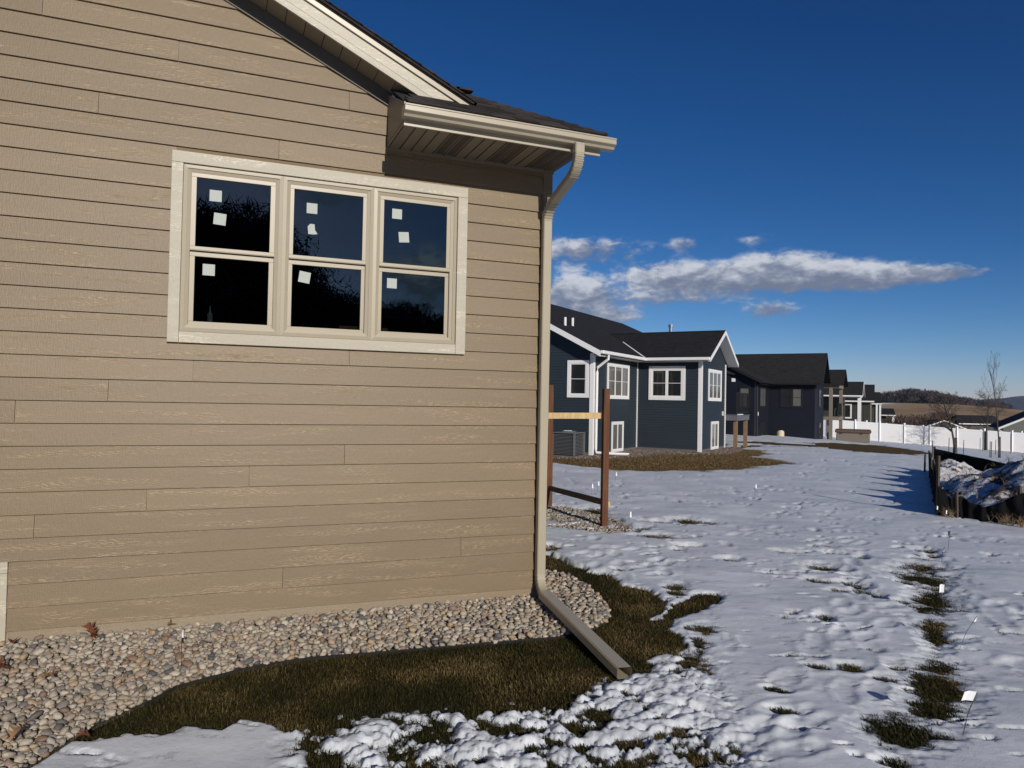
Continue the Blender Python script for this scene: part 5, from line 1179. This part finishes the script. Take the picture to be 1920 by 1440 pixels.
for a, c in zip(pts[:-1], pts[1:]):
    a, c = a-o0, c-o0; d = (c-a); dh = Vector((d.x, d.y, 0)).normalized(); nrm = Vector((dh.y, -dh.x, 0)); a2, c2 = a+dh*.09, c-dh*.09
    def pan(nm, z0, z1, t0, t1):
        return MB().prism([a2+nrm*t0+Vector((0, 0, z0)), c2+nrm*t0+Vector((0, 0, z0)), c2+nrm*t0+Vector((0, 0, z1)), a2+nrm*t0+Vector((0, 0, z1))], nrm*(t1-t0)).build(nm, M['vinylwhite'], vf)
    pan('fence_rail', FH-.16, FH, -.03, .03); pan('fence_rail', .02, .18, -.03, .03)
    mbp = MB(); L = (c2-a2).length; u = (c2-a2)/L; nb = 14
    for k in range(nb):
        s0, s1_ = k*L/nb+.004, (k+1)*L/nb-.004; A_, B_ = a2+u*s0, a2+u*s1_
        mbp.prism([A_-nrm*.012+Vector((0, 0, .18)), B_-nrm*.012+Vector((0, 0, .18)), B_-nrm*.012+Vector((0, 0, FH-.16)), A_-nrm*.012+Vector((0, 0, FH-.16))], nrm*.024)
    mbp.prism([a2-nrm*.004+Vector((0, 0, .18)), c2-nrm*.004+Vector((0, 0, .18)), c2-nrm*.004+Vector((0, 0, FH-.16)), a2-nrm*.004+Vector((0, 0, FH-.16))], nrm*.008)
    tag(mbp.build('fence_panel', M['vinylwhite'], vf), kind='stuff')
# posts of the neighbours' fence line just behind
for k, px in enumerate((1624, 1661, 1730, 1765, 1838, 1915)):
    p = at(px, 800, 78); zz = at(px, [788, 793, 797, 801, 805, 808][k], 78).z
    o = cbox('back_fence_post', M['vinylwhite'], None, p.x-.09, p.x+.09, p.y-.09, p.y+.09, ghs(p.x, p.y)-.3, zz)
    tag(o, ['white post top peeking over the fence right of the hot tub', 'white post top peeking over the fence below the low porch house', 'white post top peeking over the fence between the brush and the first leafless tree', 'white post top peeking over the fence just left of the first leafless tree', 'white post top peeking over the fence by the black-roofed house', 'white post top peeking over the fence below the grey gable house'][k], 'fence post', 'post tops behind the white fence')
# snow piled against far edge
# ------------------------------------------------------------------ brown post frame
fr_ = empty('wooden_post_frame', (5.55, 9.85, 0), 0, 'unfinished frame of two brown wooden posts joined by two rails beside the downspout', 'post frame')
def post(p, h, w_, lean=(0, 0)):
    q = Vector(p)-Vector((5.55, 9.85, 0)); ax = R(-8)
    mb = MB(); c, s = math.cos(ax), math.sin(ax)
    P = [(-w_, -w_), (w_, -w_), (w_, w_), (-w_, w_)]
    V = [(x*c-y*s, x*s+y*c, -.1) for x, y in P] + [(x*c-y*s+lean[0], x*s+y*c+lean[1], h) for x, y in P]
    mb.poly(V, [(0, 3, 2, 1), (4, 5, 6, 7), (0, 1, 5, 4), (1, 2, 6, 5), (2, 3, 7, 6), (3, 0, 4, 7)]); return mb.build('post', M['brownwood'], fr_, loc=q, bevel=.004)
pL, pR = Vector((5.56, 11.98, 0)), Vector((5.50, 9.86, 0))
post(pR, 2.10, .047); post(pL, 2.18, .047, (-.01, 0))
def rail(a, c, h, t, m, nm='rail'):
    a, c = Vector(a)-Vector((5.55, 9.85, 0)), Vector(c)-Vector((5.55, 9.85, 0)); d = (c-a).normalized(); nrm = Vector((d.y, -d.x, 0)).normalized()
    return MB().prism([a+nrm*t*-.5, c+nrm*t*-.5, c+nrm*t*-.5+Vector((0, 0, h)), a+nrm*t*-.5+Vector((0, 0, h))], nrm*t).build(nm, m, fr_, bevel=.003)
rail((pL.x-.02, pL.y-.06, .30), (pR.x-.01, pR.y+.03, .33), .088, .038, M['railwood'])
rail((pR.x+.055, pR.y+.02, .30), (pR.x+.10, pR.y+.02, .30), .085, .038, M['palewood'], 'rail_end')
rail((4.2, 10.02, 1.625), (5.45, 9.925, 1.64), .092, .038, M['palewood'], 'pale_rail')

# ------------------------------------------------------------------ silt fence
P0 = Vector((11.72, 9.18, 0)); K0 = Vector((19.85, 15.8, 0))
sf = empty('silt_fence', P0, 0, 'sagging black silt fence with wooden stakes around the snowy dirt mound', 'silt fence')
def sheet(nm, path, top, bot, wav=.04, seed=0, nz=10):
    """thin cloth hanging between path points, with folds"""
    r1 = np.random.default_rng(seed); n = len(path); V = []; F = []
    for i, (p, zt, zb) in enumerate(zip(path, top, bot)):
        a = path[max(i-1, 0)]; b_ = path[min(i+1, n-1)]; d = Vector((b_[0]-a[0], b_[1]-a[1], 0)).normalized(); nr = Vector((d.y, -d.x, 0))
        for j in range(nz):
            q = j/(nz-1); z = zb+(zt-zb)*q
            w_ = wav*(mathutils.noise.noise(Vector((i*.32, z*2.6, seed)))*1.6*(1-q*.4) + .5*mathutils.noise.noise(Vector((i*.9, z*6, seed+5))))
            pt = Vector((p[0], p[1], z))+nr*w_ - P0; V.append(tuple(pt)); V.append(tuple(pt+nr*.006))
    for i in range(n-1):
        for j in range(nz-1):
            for k in (0, 1):
                a = (i*nz+j)*2+k; b_ = ((i+1)*nz+j)*2+k; c = ((i+1)*nz+j+1)*2+k; e = (i*nz+j+1)*2+k; F.append((a, b_, c, e) if k == 0 else (e, c, b_, a))
        t0 = (i*nz+nz-1)*2; t1 = ((i+1)*nz+nz-1)*2; F.append((t0, t1, t1+1, t0+1))
    o = mesh_np(nm, V, F, M['fabric'], parent=sf); return o
def stake(p, h, r_=.02, lean=(0, 0), m=None, nm='stake', z0=-.15, parent=None):
    q = Vector((p[0], p[1], 0))-P0
    mb = MB(); P = [(-r_, -r_), (r_, -r_), (r_, r_), (-r_, r_)]
    mb.poly([(x, y, z0) for x, y in P]+[(x+lean[0], y+lean[1], h) for x, y in P], [(0, 3, 2, 1), (4, 5, 6, 7), (0, 1, 5, 4), (1, 2, 6, 5), (2, 3, 7, 6), (3, 0, 4, 7)])
    return mb.build(nm, m or M['stake'], sf, loc=(q.x, q.y, 0))
# left run, posts about 1.5 m apart, cloth scalloped between them
nseg = 7; path = []; top = []; bot = []
for i in range(nseg):
    for k in range(10):
        u = (i+k/10)/nseg; p = P0.lerp(K0, u); sc_ = math.sin(math.pi*k/10)**.6
        hp = .70 if i else .60
        path.append((p.x, p.y)); top.append((hp-.40*sc_*(1 if i else .7))+(.10*math.sin(i*2.1))); bot.append(-.06)
path.append((K0.x, K0.y)); top.append(.6); bot.append(-.06)
gz_ = [ghs(*p) for p in path]; top = [t+g for t, g in zip(top, gz_)]; bot = [t+g for t, g in zip(bot, gz_)]
sheet('fabric', path, top, bot, .10, 3)
for i in range(1, nseg+1):
    p = P0.lerp(K0, i/nseg); stake((p.x, p.y), ghs(p.x, p.y)+.80-.02*i, .016, (random.uniform(-.05, .05), random.uniform(-.04, .04)))
stake((P0.x, P0.y), 1.07, .021, (.02, .0)); stake((20.05, 15.75), .45, .02); stake((19.5, 15.7), .52, .02, (.03, 0))
# near right run, very slack
pr = [(11.72, 9.18), (11.86, 9.02), (11.93, 8.90), (11.98, 8.75), (12.03, 8.55), (12.10, 8.35), (12.20, 8.15), (12.32, 7.9), (12.5, 7.5), (12.8, 6.9)]
pt_ = [.52, .34, .40, .30, .255, .34, .50, .62, .70, .7]
path = []; top = []
for i in range(len(pr)-1):
    for k in range(6): u = k/6; path.append((pr[i][0]*(1-u)+pr[i+1][0]*u, pr[i][1]*(1-u)+pr[i+1][1]*u)); top.append(pt_[i]*(1-u)+pt_[i+1]*u)
sheet('fabric', path, top, [-.06]*len(path), .07, 9)
stake((11.84, 8.90), .47, .02, (-.02, 0)); stake((12.24, 8.12), .66, .02, (.02, .0)); stake((12.02, 8.62), .22, .012)
# near fold hanging at the corner post
sheet('fabric', [(11.70, 9.14), (11.74, 9.05), (11.80, 9.02), (11.88, 9.06), (11.93, 9.16), (11.9, 9.3)], [.55, .46, .36, .30, .34, .4], [-.05]*6, .06, 21)
# far run to the right
kp = [(20.0, 15.75), (20.1, 15.2), (20.0, 14.7), (19.9, 14.2), (19.75, 13.8), (19.6, 13.4), (19.3, 12.6)]; kt = [.68, .60, .56, .52, .49, .46, .42]
path = []; top = []
for i in range(len(kp)-1):
    for k in range(5): u = k/5; path.append((kp[i][0]*(1-u)+kp[i+1][0]*u, kp[i][1]*(1-u)+kp[i+1][1]*u)); top.append(kt[i]*(1-u)+kt[i+1]*u)
sheet('fabric', path, top, [-.5]*len(path), .06, 14); stake((20.02, 15.78), .74, .024)
for nm, (px, py) in (('tag', (1757.5, 952)), ('tag', (1774.5, 960))):
    p = at(px, py, 12.55); MB().prism([(-.012, 0, -.03), (.014, 0, -.035), (.018, 0, .02), (-.006, 0, .035)], (0, .004, 0)).build('white_tag', M['flag'], sf, loc=p-P0)

# ------------------------------------------------------------------ snowy dirt mound
xm = np.linspace(11.4, 21.5, 210); ym = np.linspace(3.0, 15.6, 250); XM, YM = np.meshgrid(xm, ym)
h1, h2 = mound(XM, YM)
lump = (fbm(XM*1.6, YM*1.6, 4)-.5)*.42 + (fbm(XM*5, YM*5, 4)-.5)*.16
hm = h1 + lump*np.clip(h1/.5, 0, 1)**.7 + h2*(1+ (fbm(XM*5, YM*5, 4)-.5)*.9)
hm = np.where(hm > .015, hm, -.12)
# clip to the inside of the fence line
side = (XM-11.72)*(15.8-9.18)-(YM-9.18)*(19.85-11.72)
hm = np.where((side < .45) & (YM > 9.0), np.minimum(hm, -.12+side*.4), hm)
near_line = np.interp(YM, [p[1] for p in pr[::-1]], [p[0] for p in pr[::-1]])
hm = np.where((YM < 9.1) & (XM < near_line+.10), -.12, np.where((YM < 9.1), np.minimum(hm, (XM-near_line-.06)*1.1+.12), hm))
Vm = np.c_[XM.ravel(), YM.ravel(), (hm+gh(XM, YM)).ravel()]; nx = len(xm); i = np.arange(len(ym)-1)[:, None]*nx+np.arange(nx-1)[None]; Fm = np.stack([i, i+1, i+nx+1, i+nx], -1).reshape(-1, 4)
Fm = Fm[(hm.ravel()[Fm].max(1) > -.1)]
def moundf(t, b):
    tcn = t.new('ShaderNodeTexCoord'); P = tcn.outputs['Object']
    n = t.noise(P, 1.7, 5, .65); n2 = t.noise(P, 6, 5, .7)
    k = t.math('ADD', t.math('MULTIPLY', n, .55), t.math('MULTIPLY', n2, .45))
    col = t.mix(t.sstep(k, .50, .56), c4((.64, .645, .66)), t.ramp(n2, [(.3, (.05, .03, .018)), (.7, (.14, .085, .045))]))
    t.l.new(col, b.inputs['Base Color']); bp = t.new('ShaderNodeBump'); bp.inputs['Distance'].default_value = .06; t.l.new(n2, bp.inputs['Height']); t.l.new(bp.outputs[0], b.inputs['Normal'])
M['mound'] = mat('snowy_dirt', fn=moundf, rough=.8, spec=.2)
mo = mesh_np('dirt_mound', Vm, Fm, M['mound']); tag(mo, 'snow-covered dirt mound rising at the right edge behind the black silt fence', 'dirt mound', kind='structure')
# weeds on the mound and by the fence
def weeds(name, label, pts, hgt, seed, m=None, n_st=5):
    r1 = random.Random(seed); mb = MB()
    for (x, y, z) in pts:
        for k in range(r1.randint(2, n_st)):
            a = r1.uniform(0, 6.28); L = hgt*r1.uniform(.5, 1.3); lx, ly = math.cos(a)*L*.5, math.sin(a)*L*.5
            p = [Vector((x, y, z-.03)), Vector((x+lx*.4, y+ly*.4, z+L*.6)), Vector((x+lx, y+ly, z+L*r1.uniform(.75, 1.05)))]
            mb.tube(p, [.0045, .003, .0012], 3, cap=False)
            if r1.random() < .6:
                q = p[1].lerp(p[2], .4); mb.tube([q, q+Vector((r1.uniform(-.1, .1), r1.uniform(-.1, .1), r1.uniform(.02, .12)))], [.002, .001], 3, cap=False)
    o = mb.build(name, m or M['weed']); tag(o, label, 'weeds', kind='stuff'); return o
r1 = random.Random(5); wp = []
for k in range(260):
    x, y = r1.uniform(12.2, 18.5), r1.uniform(7.6, 13.5); ix, iy = int((x-11.4)/10.1*209), int((y-3)/12.6*249); z = float(hm[iy, ix])
    if z > .12: wp.append((x, y, z))
weeds('dry_weeds', 'dry brown weed stalks sticking out of the snowy dirt mound', wp, .15, 6)
weeds('fence_weeds', 'tan dead grass stems at the foot of the silt fence', [(12.05+r1.uniform(-.12, .12), 8.25+r1.uniform(-.4, .3), 0.02) for _ in range(26)] + [(11.75+r1.uniform(-.15, .2), 9.0+r1.uniform(-.12, .1), .03) for _ in range(16)], .13, 8)

# ------------------------------------------------------------------ trees
def grow(mbt, mbc, p, d, L, r_, lvl, rnd, spread, upb, maxl, nch, twig=3):
    """recursive tapering branch"""
    n = 4; pts = [p]; rr_ = [r_]; q = p.copy(); dd_ = d.copy()
    for i in range(n):
        dd_ = (dd_ + Vector((rnd.gauss(0, .08), rnd.gauss(0, .08), rnd.gauss(0, .05)+upb*.12))).normalized(); q = q+dd_*L/n; pts.append(q.copy()); rr_.append(r_*(1-.72*(i+1)/n))
    (mbt if lvl == 0 else mbc).tube(pts, rr_, 6 if lvl == 0 else (4 if lvl == 1 else 3), cap=False)
    if lvl >= maxl: return
    for k in range(nch[lvl]):
        u = rnd.uniform(.30 if lvl else .36, .98); i = min(int(u*n), n-1); b0 = pts[i].lerp(pts[i+1], u*n-i)
        a = rnd.uniform(0, 2*math.pi); ax = dd_.orthogonal().normalized(); ax.rotate(mathutils.Quaternion(dd_, a))
        nd = (dd_*math.cos(spread)+ax*math.sin(spread)); nd = (nd+Vector((0, 0, upb*.5))).normalized()
        grow(mbt, mbc, b0, nd, L*rnd.uniform(.30, .50)*(1-.35*u), max(r_*(1-.6*u)*.40, .006), lvl+1, rnd, spread, upb, maxl, nch)
def tree(loc, h, seed, label, spread=.75, upb=.35, nch=(16, 6, 4), r0=.05, wrap=None):
    e = empty('young_tree', loc, 0, label, 'tree', 'young leafless trees in front of the white fence'); mt, mc = MB(), MB(); rnd = random.Random(seed)
    grow(mt, mc, Vector((0, 0, -.1)), Vector((0, 0, 1)), h, r0, 0, rnd, spread, upb, 3, nch)
    mt.build('trunk', M['bark'], e); c = mc.build('crown', M['bark'], e)
    if wrap: MB().tube([(0, 0, 0), (0, 0, wrap)], [r0*1.5, r0*1.35], 8).build('trunk_guard', M['blacktrim'], e)
    return e
def ground_at(px, dep):
    lat = (px-960)/1380*dep; X_ = lat*cyw+dep*syw; Y_ = dep*cyw-lat*syw; return (X_, Y_, ghs(X_, Y_))
tree(ground_at(1792, 47), 3.6, 12, 'leafless young tree with a spreading crown, first right of the silt fence corner', .85, .16, (26, 8, 5), .085, 1.0)
tree(ground_at(1849.5, 64.5), 5.0, 22, 'leafless young tree standing close to the white fence, farthest of the three', .95, .12, (30, 9, 6), .09, 1.7)
tree(ground_at(1875, 45), 5.6, 35, 'tallest leafless young tree with long upright shoots beside the snowy mound', .62, .75, (11, 5, 2), .05, 1.3)
SK = [(1780, 45, .95, 'left of the first leafless tree'), (1807.5, 46, .9, 'right of the first leafless tree'), (1838.5, 62, 1.1, 'left of the farthest leafless tree'), (1843.5, 62, 1.6, 'leaning close to the farthest leafless tree'), (1857, 42, .95, 'nearest to the mound, left one of a pair'), (1859.5, 42, .95, 'nearest to the mound, right one of a pair'), (1867.5, 52, 1.1, 'just left of the tallest leafless tree'), (1896, 58, 1.6, 'right of the tallest leafless tree'), (1749, 30, .75, 'behind the far corner of the silt fence')]
for (px, dp, h, wh) in SK:
    x, y, z = ground_at(px, dp); o = MB().poly([(-.015, -.015, -.2), (.015, -.015, -.2), (.015, .015, -.2), (-.015, .015, -.2), (.015, -.013, h), (.043, -.013, h), (.043, .013, h), (.015, .013, h)], [(0, 3, 2, 1), (4, 5, 6, 7), (0, 1, 5, 4), (1, 2, 6, 5), (2, 3, 7, 6), (3, 0, 4, 7)]).build('garden_stake', M['stake'], loc=(x, y, z)); tag(o, 'thin grey stake in the snow '+wh, 'stake', 'stakes in the far snow')

# ------------------------------------------------------------------ woods and brush
def fuzz(name, label, centres, seed, cols, k=70, sl=.9, parent=None, kind='stuff', cat=None, slw=.10, up=.6):
    """leafless crowns as many thin slivers; centres: (x, y, z_base, height, radius)"""
    g = np.random.default_rng(seed); V = []; C = []
    for (x, y, z, h, r_) in centres:
        n = k; u = g.normal(0, .42, (n, 2)); zz = g.beta(2.2, 1.6, n)
        rad = np.sqrt(np.clip(1-(zz*1.7-.85)**2, .05, 1))
        bx_ = x+u[:, 0]*r_*rad; by_ = y+u[:, 1]*r_*rad; bz = z+h*(.12+.88*zz)
        d = np.c_[g.normal(0, .5, n), g.normal(0, .5, n), g.uniform(.1, 1, n)*up*2]; d /= np.linalg.norm(d, axis=1)[:, None]; L = (sl*h*.16)*g.uniform(.5, 1.4, n)
        s = np.cross(d, np.c_[g.normal(0, 1, n), g.normal(0, 1, n), g.normal(0, .3, n)]); s /= np.linalg.norm(s, axis=1)[:, None]; w_ = L*slw*g.uniform(.6, 1.6, n)
        P = np.c_[bx_, by_, bz]; a = P-d*(L/2)[:, None]; V.append(np.stack([a-s*w_[:, None], a+s*w_[:, None], P+d*(L/2)[:, None]], 1).reshape(-1, 3))
        tr = np.array([[x-.012*h, y, z-.3], [x+.012*h, y, z-.3], [x, y, z+h*.85]]); V.append(tr)
        base = np.array(cols[g.integers(len(cols))])*g.uniform(.75, 1.25); c = base*g.uniform(.6, 1.5, (n, 1)); C.append(np.repeat(c, 3, 0)); C.append(np.tile(base*.8, (3, 1)))
    V = np.vstack(V); F = np.arange(len(V)).reshape(-1, 3)
    o = mesh_np(name, V, F, M['woods'], smooth=False, colors={'tone': np.vstack(C)}, parent=parent); tag(o, label, cat, kind=kind); return o
def far_at(px, r):
    A = yaw+math.atan((px-960)/1380); x, y = math.sin(A)*r, math.cos(A)*r; return x, y, float(far_h(np.array([x]), np.array([y]))[0])
r2 = random.Random(9); wc = []
env = lambda px: np.interp(px, [1560, 1640, 1668, 1690, 1720, 1745, 1765, 1785, 1800, 1812], [5.5, 6.2, 6.8, 8.0, 8.6, 8.2, 6.8, 6.0, 4.8, 3])
for k in range(800):
    px = r2.uniform(1540, 1806); rr_ = r2.uniform(455, 560); x, y, z = far_at(px, rr_); h = float(env(px))*r2.uniform(.72, 1.08); wc.append((x, y, z-.5, h, h*.40))
WC = [(.080, .060, .052), (.060, .050, .047), (.095, .074, .064), (.125, .108, .095), (.045, .046, .040), (.072, .054, .052)]
fuzz('woodland', 'brown leafless woodland along the crest of the far field', wc, 4, WC, k=110, sl=1.25, slw=.10)
wc = []
for k in range(40):
    px = r2.uniform(1800, 1900); rr_ = r2.uniform(500, 540); x, y, z = far_at(px, rr_); wc.append((x, y, z-.5, r2.uniform(3, 6), 3))
fuzz('hedgerow', 'scattered leafless trees at the right end of the far field', wc, 14, WC, k=90, sl=1.5, slw=.12)
bc_ = []
for k in range(420):
    px = r2.uniform(1560, 1850); rr_ = r2.uniform(130, 215); x, y, z = far_at(px, rr_)
    topy = float(np.interp(px, [1560, 1660, 1690, 1725, 1740, 1752, 1770, 1790, 1815, 1850], [778, 777, 774, 778, 786, 772, 769, 778, 782, 788])); hor = 748.6+.0195*(px-960)
    h = ((hor-topy)/1380*rr_+EYE)-z; h *= r2.uniform(.72, 1.02)
    if h > .5: bc_.append((x, y, z, h, h*.62))
fuzz('brush', 'thick leafless brown brush in the low ground beyond the fence', bc_, 5, [(.085, .055, .042), (.10, .070, .055), (.065, .050, .045), (.12, .085, .060), (.075, .05, .045)], k=230, sl=1.0, slw=.055, up=.8)
# woods behind the viewer, seen only in the window glass
bw = []
for k in range(230):
    a = r2.uniform(-12, 24) if k % 4 else r2.uniform(-90, 60); X_ = a; Y_ = -r2.uniform(38, 60)
    hh = np.interp(X_*56/(abs(Y_)+6), [-90, -40, 3.5, 5.2, 8, 10.5, 17, 25, 60], [15, 17, 17.5, 15, 12.4, 10.6, 10.2, 9, 9])*(abs(Y_)+6)/56*r2.uniform(.82, 1.0); bw.append((X_, Y_, 0, hh, hh*.24))
fuzz('woods_behind', 'leafless woods behind the viewer, mirrored in the window panes', bw, 8, [(.045, .038, .033), (.06, .05, .042), (.035, .03, .028)], k=1500, sl=.36, slw=.050, up=.55)

# ------------------------------------------------------------------ marking flags, leaves
def flagm(p, h, lean, ang, lab, sz=(.11, .08), shape=0, dark=False, tilt=0):
    e = empty('marking_flag', p, 0, lab, 'marking flag', 'small flags on wires in the snow')
    tip = Vector((lean[0], lean[1], h)); MB().tube([(0, 0, -.06), (lean[0]*.45, lean[1]*.45, h*.5), tip], .0022, 4).build('wire', M['wire'], e)
    u = Vector((math.cos(ang), math.sin(ang), tilt)); W_, H_ = sz; d = (Vector((0, 0, 0))-tip).normalized()
    if shape == 0: V = [tip, tip+u*W_*.5+Vector((0, .01, .004)), tip+u*W_, tip+u*W_+d*H_, tip+u*W_*.5+d*H_+Vector((0, .012, 0)), tip+d*H_]; F = [(0, 1, 4, 5), (1, 2, 3, 4)]
    else: V = [tip, tip+u*W_*.35+Vector((0, .02, -.01)), tip+u*W_*.4+d*H_*1.1, tip+d*H_]; F = [(0, 1, 2, 3)]
    n_ = len(V); V2 = V+[v+Vector((.001, .0015, 0)) for v in V]; F2 = F+[tuple(i+n_ for i in reversed(f)) for f in F]
    MB().poly(V2, F2).build('flag', M['wire'] if dark else M['flag'], e); return e
flagm((4.05, 3.01, .03), .235, (0.085, -0.034), math.pi-.38, 'square white marking flag nearest the camera in the right snow', (.072, .055))
flagm((5.44, 4.08, .03), .25, (0.144, -0.058), -.38, 'folded white marking flag on a strongly leaning wire in the right snow', (.045, .05), 1)
flagm((6.21, 4.80, .03), .26, (0.014, -0.006), math.pi-.38, 'upright white marking flag beside the long strip of bare grass', (.045, .07), 0)
flagm((8.29, 6.44, .03), .17, (0.042, -0.017), .3, 'small white marking flag at the far end of the bare grass strip', (.06, .06), 1)
flagm((8.98, 6.88, .03), .26, (0.032, -0.013), 3.0, 'dark rolled marking flag on the wire farthest along the bare grass strip', (.05, .06), 1, dark=True)
for (p, lab) in zip([(8.74, 15.17), (7.03, 13.15), (7.36, 13.50), (5.83, 9.69), (10.43, 12.34)], ['tiny white marking flag in the snow right of the brown posts', 'left one of two tiny white marking flags between the brown posts', 'right one of two tiny white marking flags between the brown posts', 'tiny white marking flag at the tip of the stone strip by the posts', 'tiny white marking flag alone in the middle of the snow']):
    flagm((p[0], p[1], .03), .22, (.02, .0), -.38, lab, (.085, .085), 1)
flagm((-.17, 5.35, .0), .34, (-.005, .01), -.3, 'small white marking flag standing at the edge of the river stones', (.032, .048), 1)
def leaf(p, s, rot, label, m, lobes=4, seed=1):
    """curled oak leaf: lobed outline folded along its midrib"""
    r1 = random.Random(seed); n_ = 22; pts = []
    for i in range(n_+1):
        t = i/n_; wd = math.sin(math.pi*min(t*1.05, 1))**.7*(.30+.16*math.sin(t*lobes*2*math.pi+r1.random())) ; pts.append((t, max(wd, .01)))
    V = []; F = []
    for (t, wd) in pts:
        cz = .28*math.sin(t*2.6+.3); V += [(t-.5, -wd, cz+wd*1.0), (t-.5, 0, cz), (t-.5, wd, cz+wd*.75)]
    for i in range(n_): a = i*3; F += [(a, a+3, a+4, a+1), (a+1, a+4, a+5, a+2)]
    n0 = len(V); V = V+[(x, y, z-.012) for x, y, z in V]; F = F+[tuple(i+n0 for i in reversed(f)) for f in F]
    o = MB().poly([(x*s, y*s, z*s) for x, y, z in V], F).build('dry_leaf', m, loc=p, smooth=False); o.rotation_euler = rot; tag(o, label, 'dry leaf', 'dead leaves on the ground'); return o
leaf((-.875, 6.33, .10), .14, (1.3, -.5, 2.2), 'upright rust-brown oak leaf leaning on the wall foot', M['leaf'], 4, 2)
leaf((-.84, 6.30, .085), .11, (.9, .9, .8), 'second rust-brown oak leaf tucked under the upright one', M['leaf'], 4, 5)
leaf((-.30, 6.36, .09), .08, (.8, .3, 1.2), 'small tan leaf on the stones against the foundation', M['leafbrown'], 3, 7)
leaf((-1.33, 6.30, .07), .08, (.3, .2, 2.0), 'brown leaf lying in the corner below the basement window', M['leaf'], 3, 8)
leaf((-1.28, 5.72, .07), .13, (.2, .3, .4), 'long curled brown leaf among the stones at the left edge', M['leaf'], 4, 9)
leaf((-.93, 4.62, .07), .10, (.1, -.3, 1.0), 'tan leaf on the stones beside the tip of the snow', M['leafbrown'], 4, 10)
leaf((-.95, 5.45, .075), .09, (.3, .3, 2.5), 'orange-brown leaf standing in the middle of the stone bed', M['leafbrown'], 4, 13)
leaf((-.62, 4.55, .04), .08, (.1, .2, .3), 'small brown leaf where the lawn meets the snow', M['leaf'], 3, 11)

# ------------------------------------------------------------------ air
me_ = bpy.data.meshes.new('haze'); bmv = MB().box(-4300, 4300, -4300, 4300, -60, 110); me_.from_pydata(bmv.v, [], bmv.f); me_.update()
hzm = bpy.data.materials.new('thin_air'); hzm.use_nodes = True; ht = NT(hzm.node_tree); ht.n.clear(); ho = ht.new('ShaderNodeOutputMaterial'); hv = ht.new('ShaderNodeVolumePrincipled')
hv.inputs['Color'].default_value = (.55, .72, 1.0, 1); hv.inputs['Density'].default_value = .00010; hv.inputs['Anisotropy'].default_value = .0; ht.l.new(hv.outputs[0], ho.inputs['Volume'])
me_.materials.append(hzm); hzo = bpy.data.objects.new('haze', me_); link(hzo); tag(hzo, 'thin blue winter air over the valley', kind='stuff')
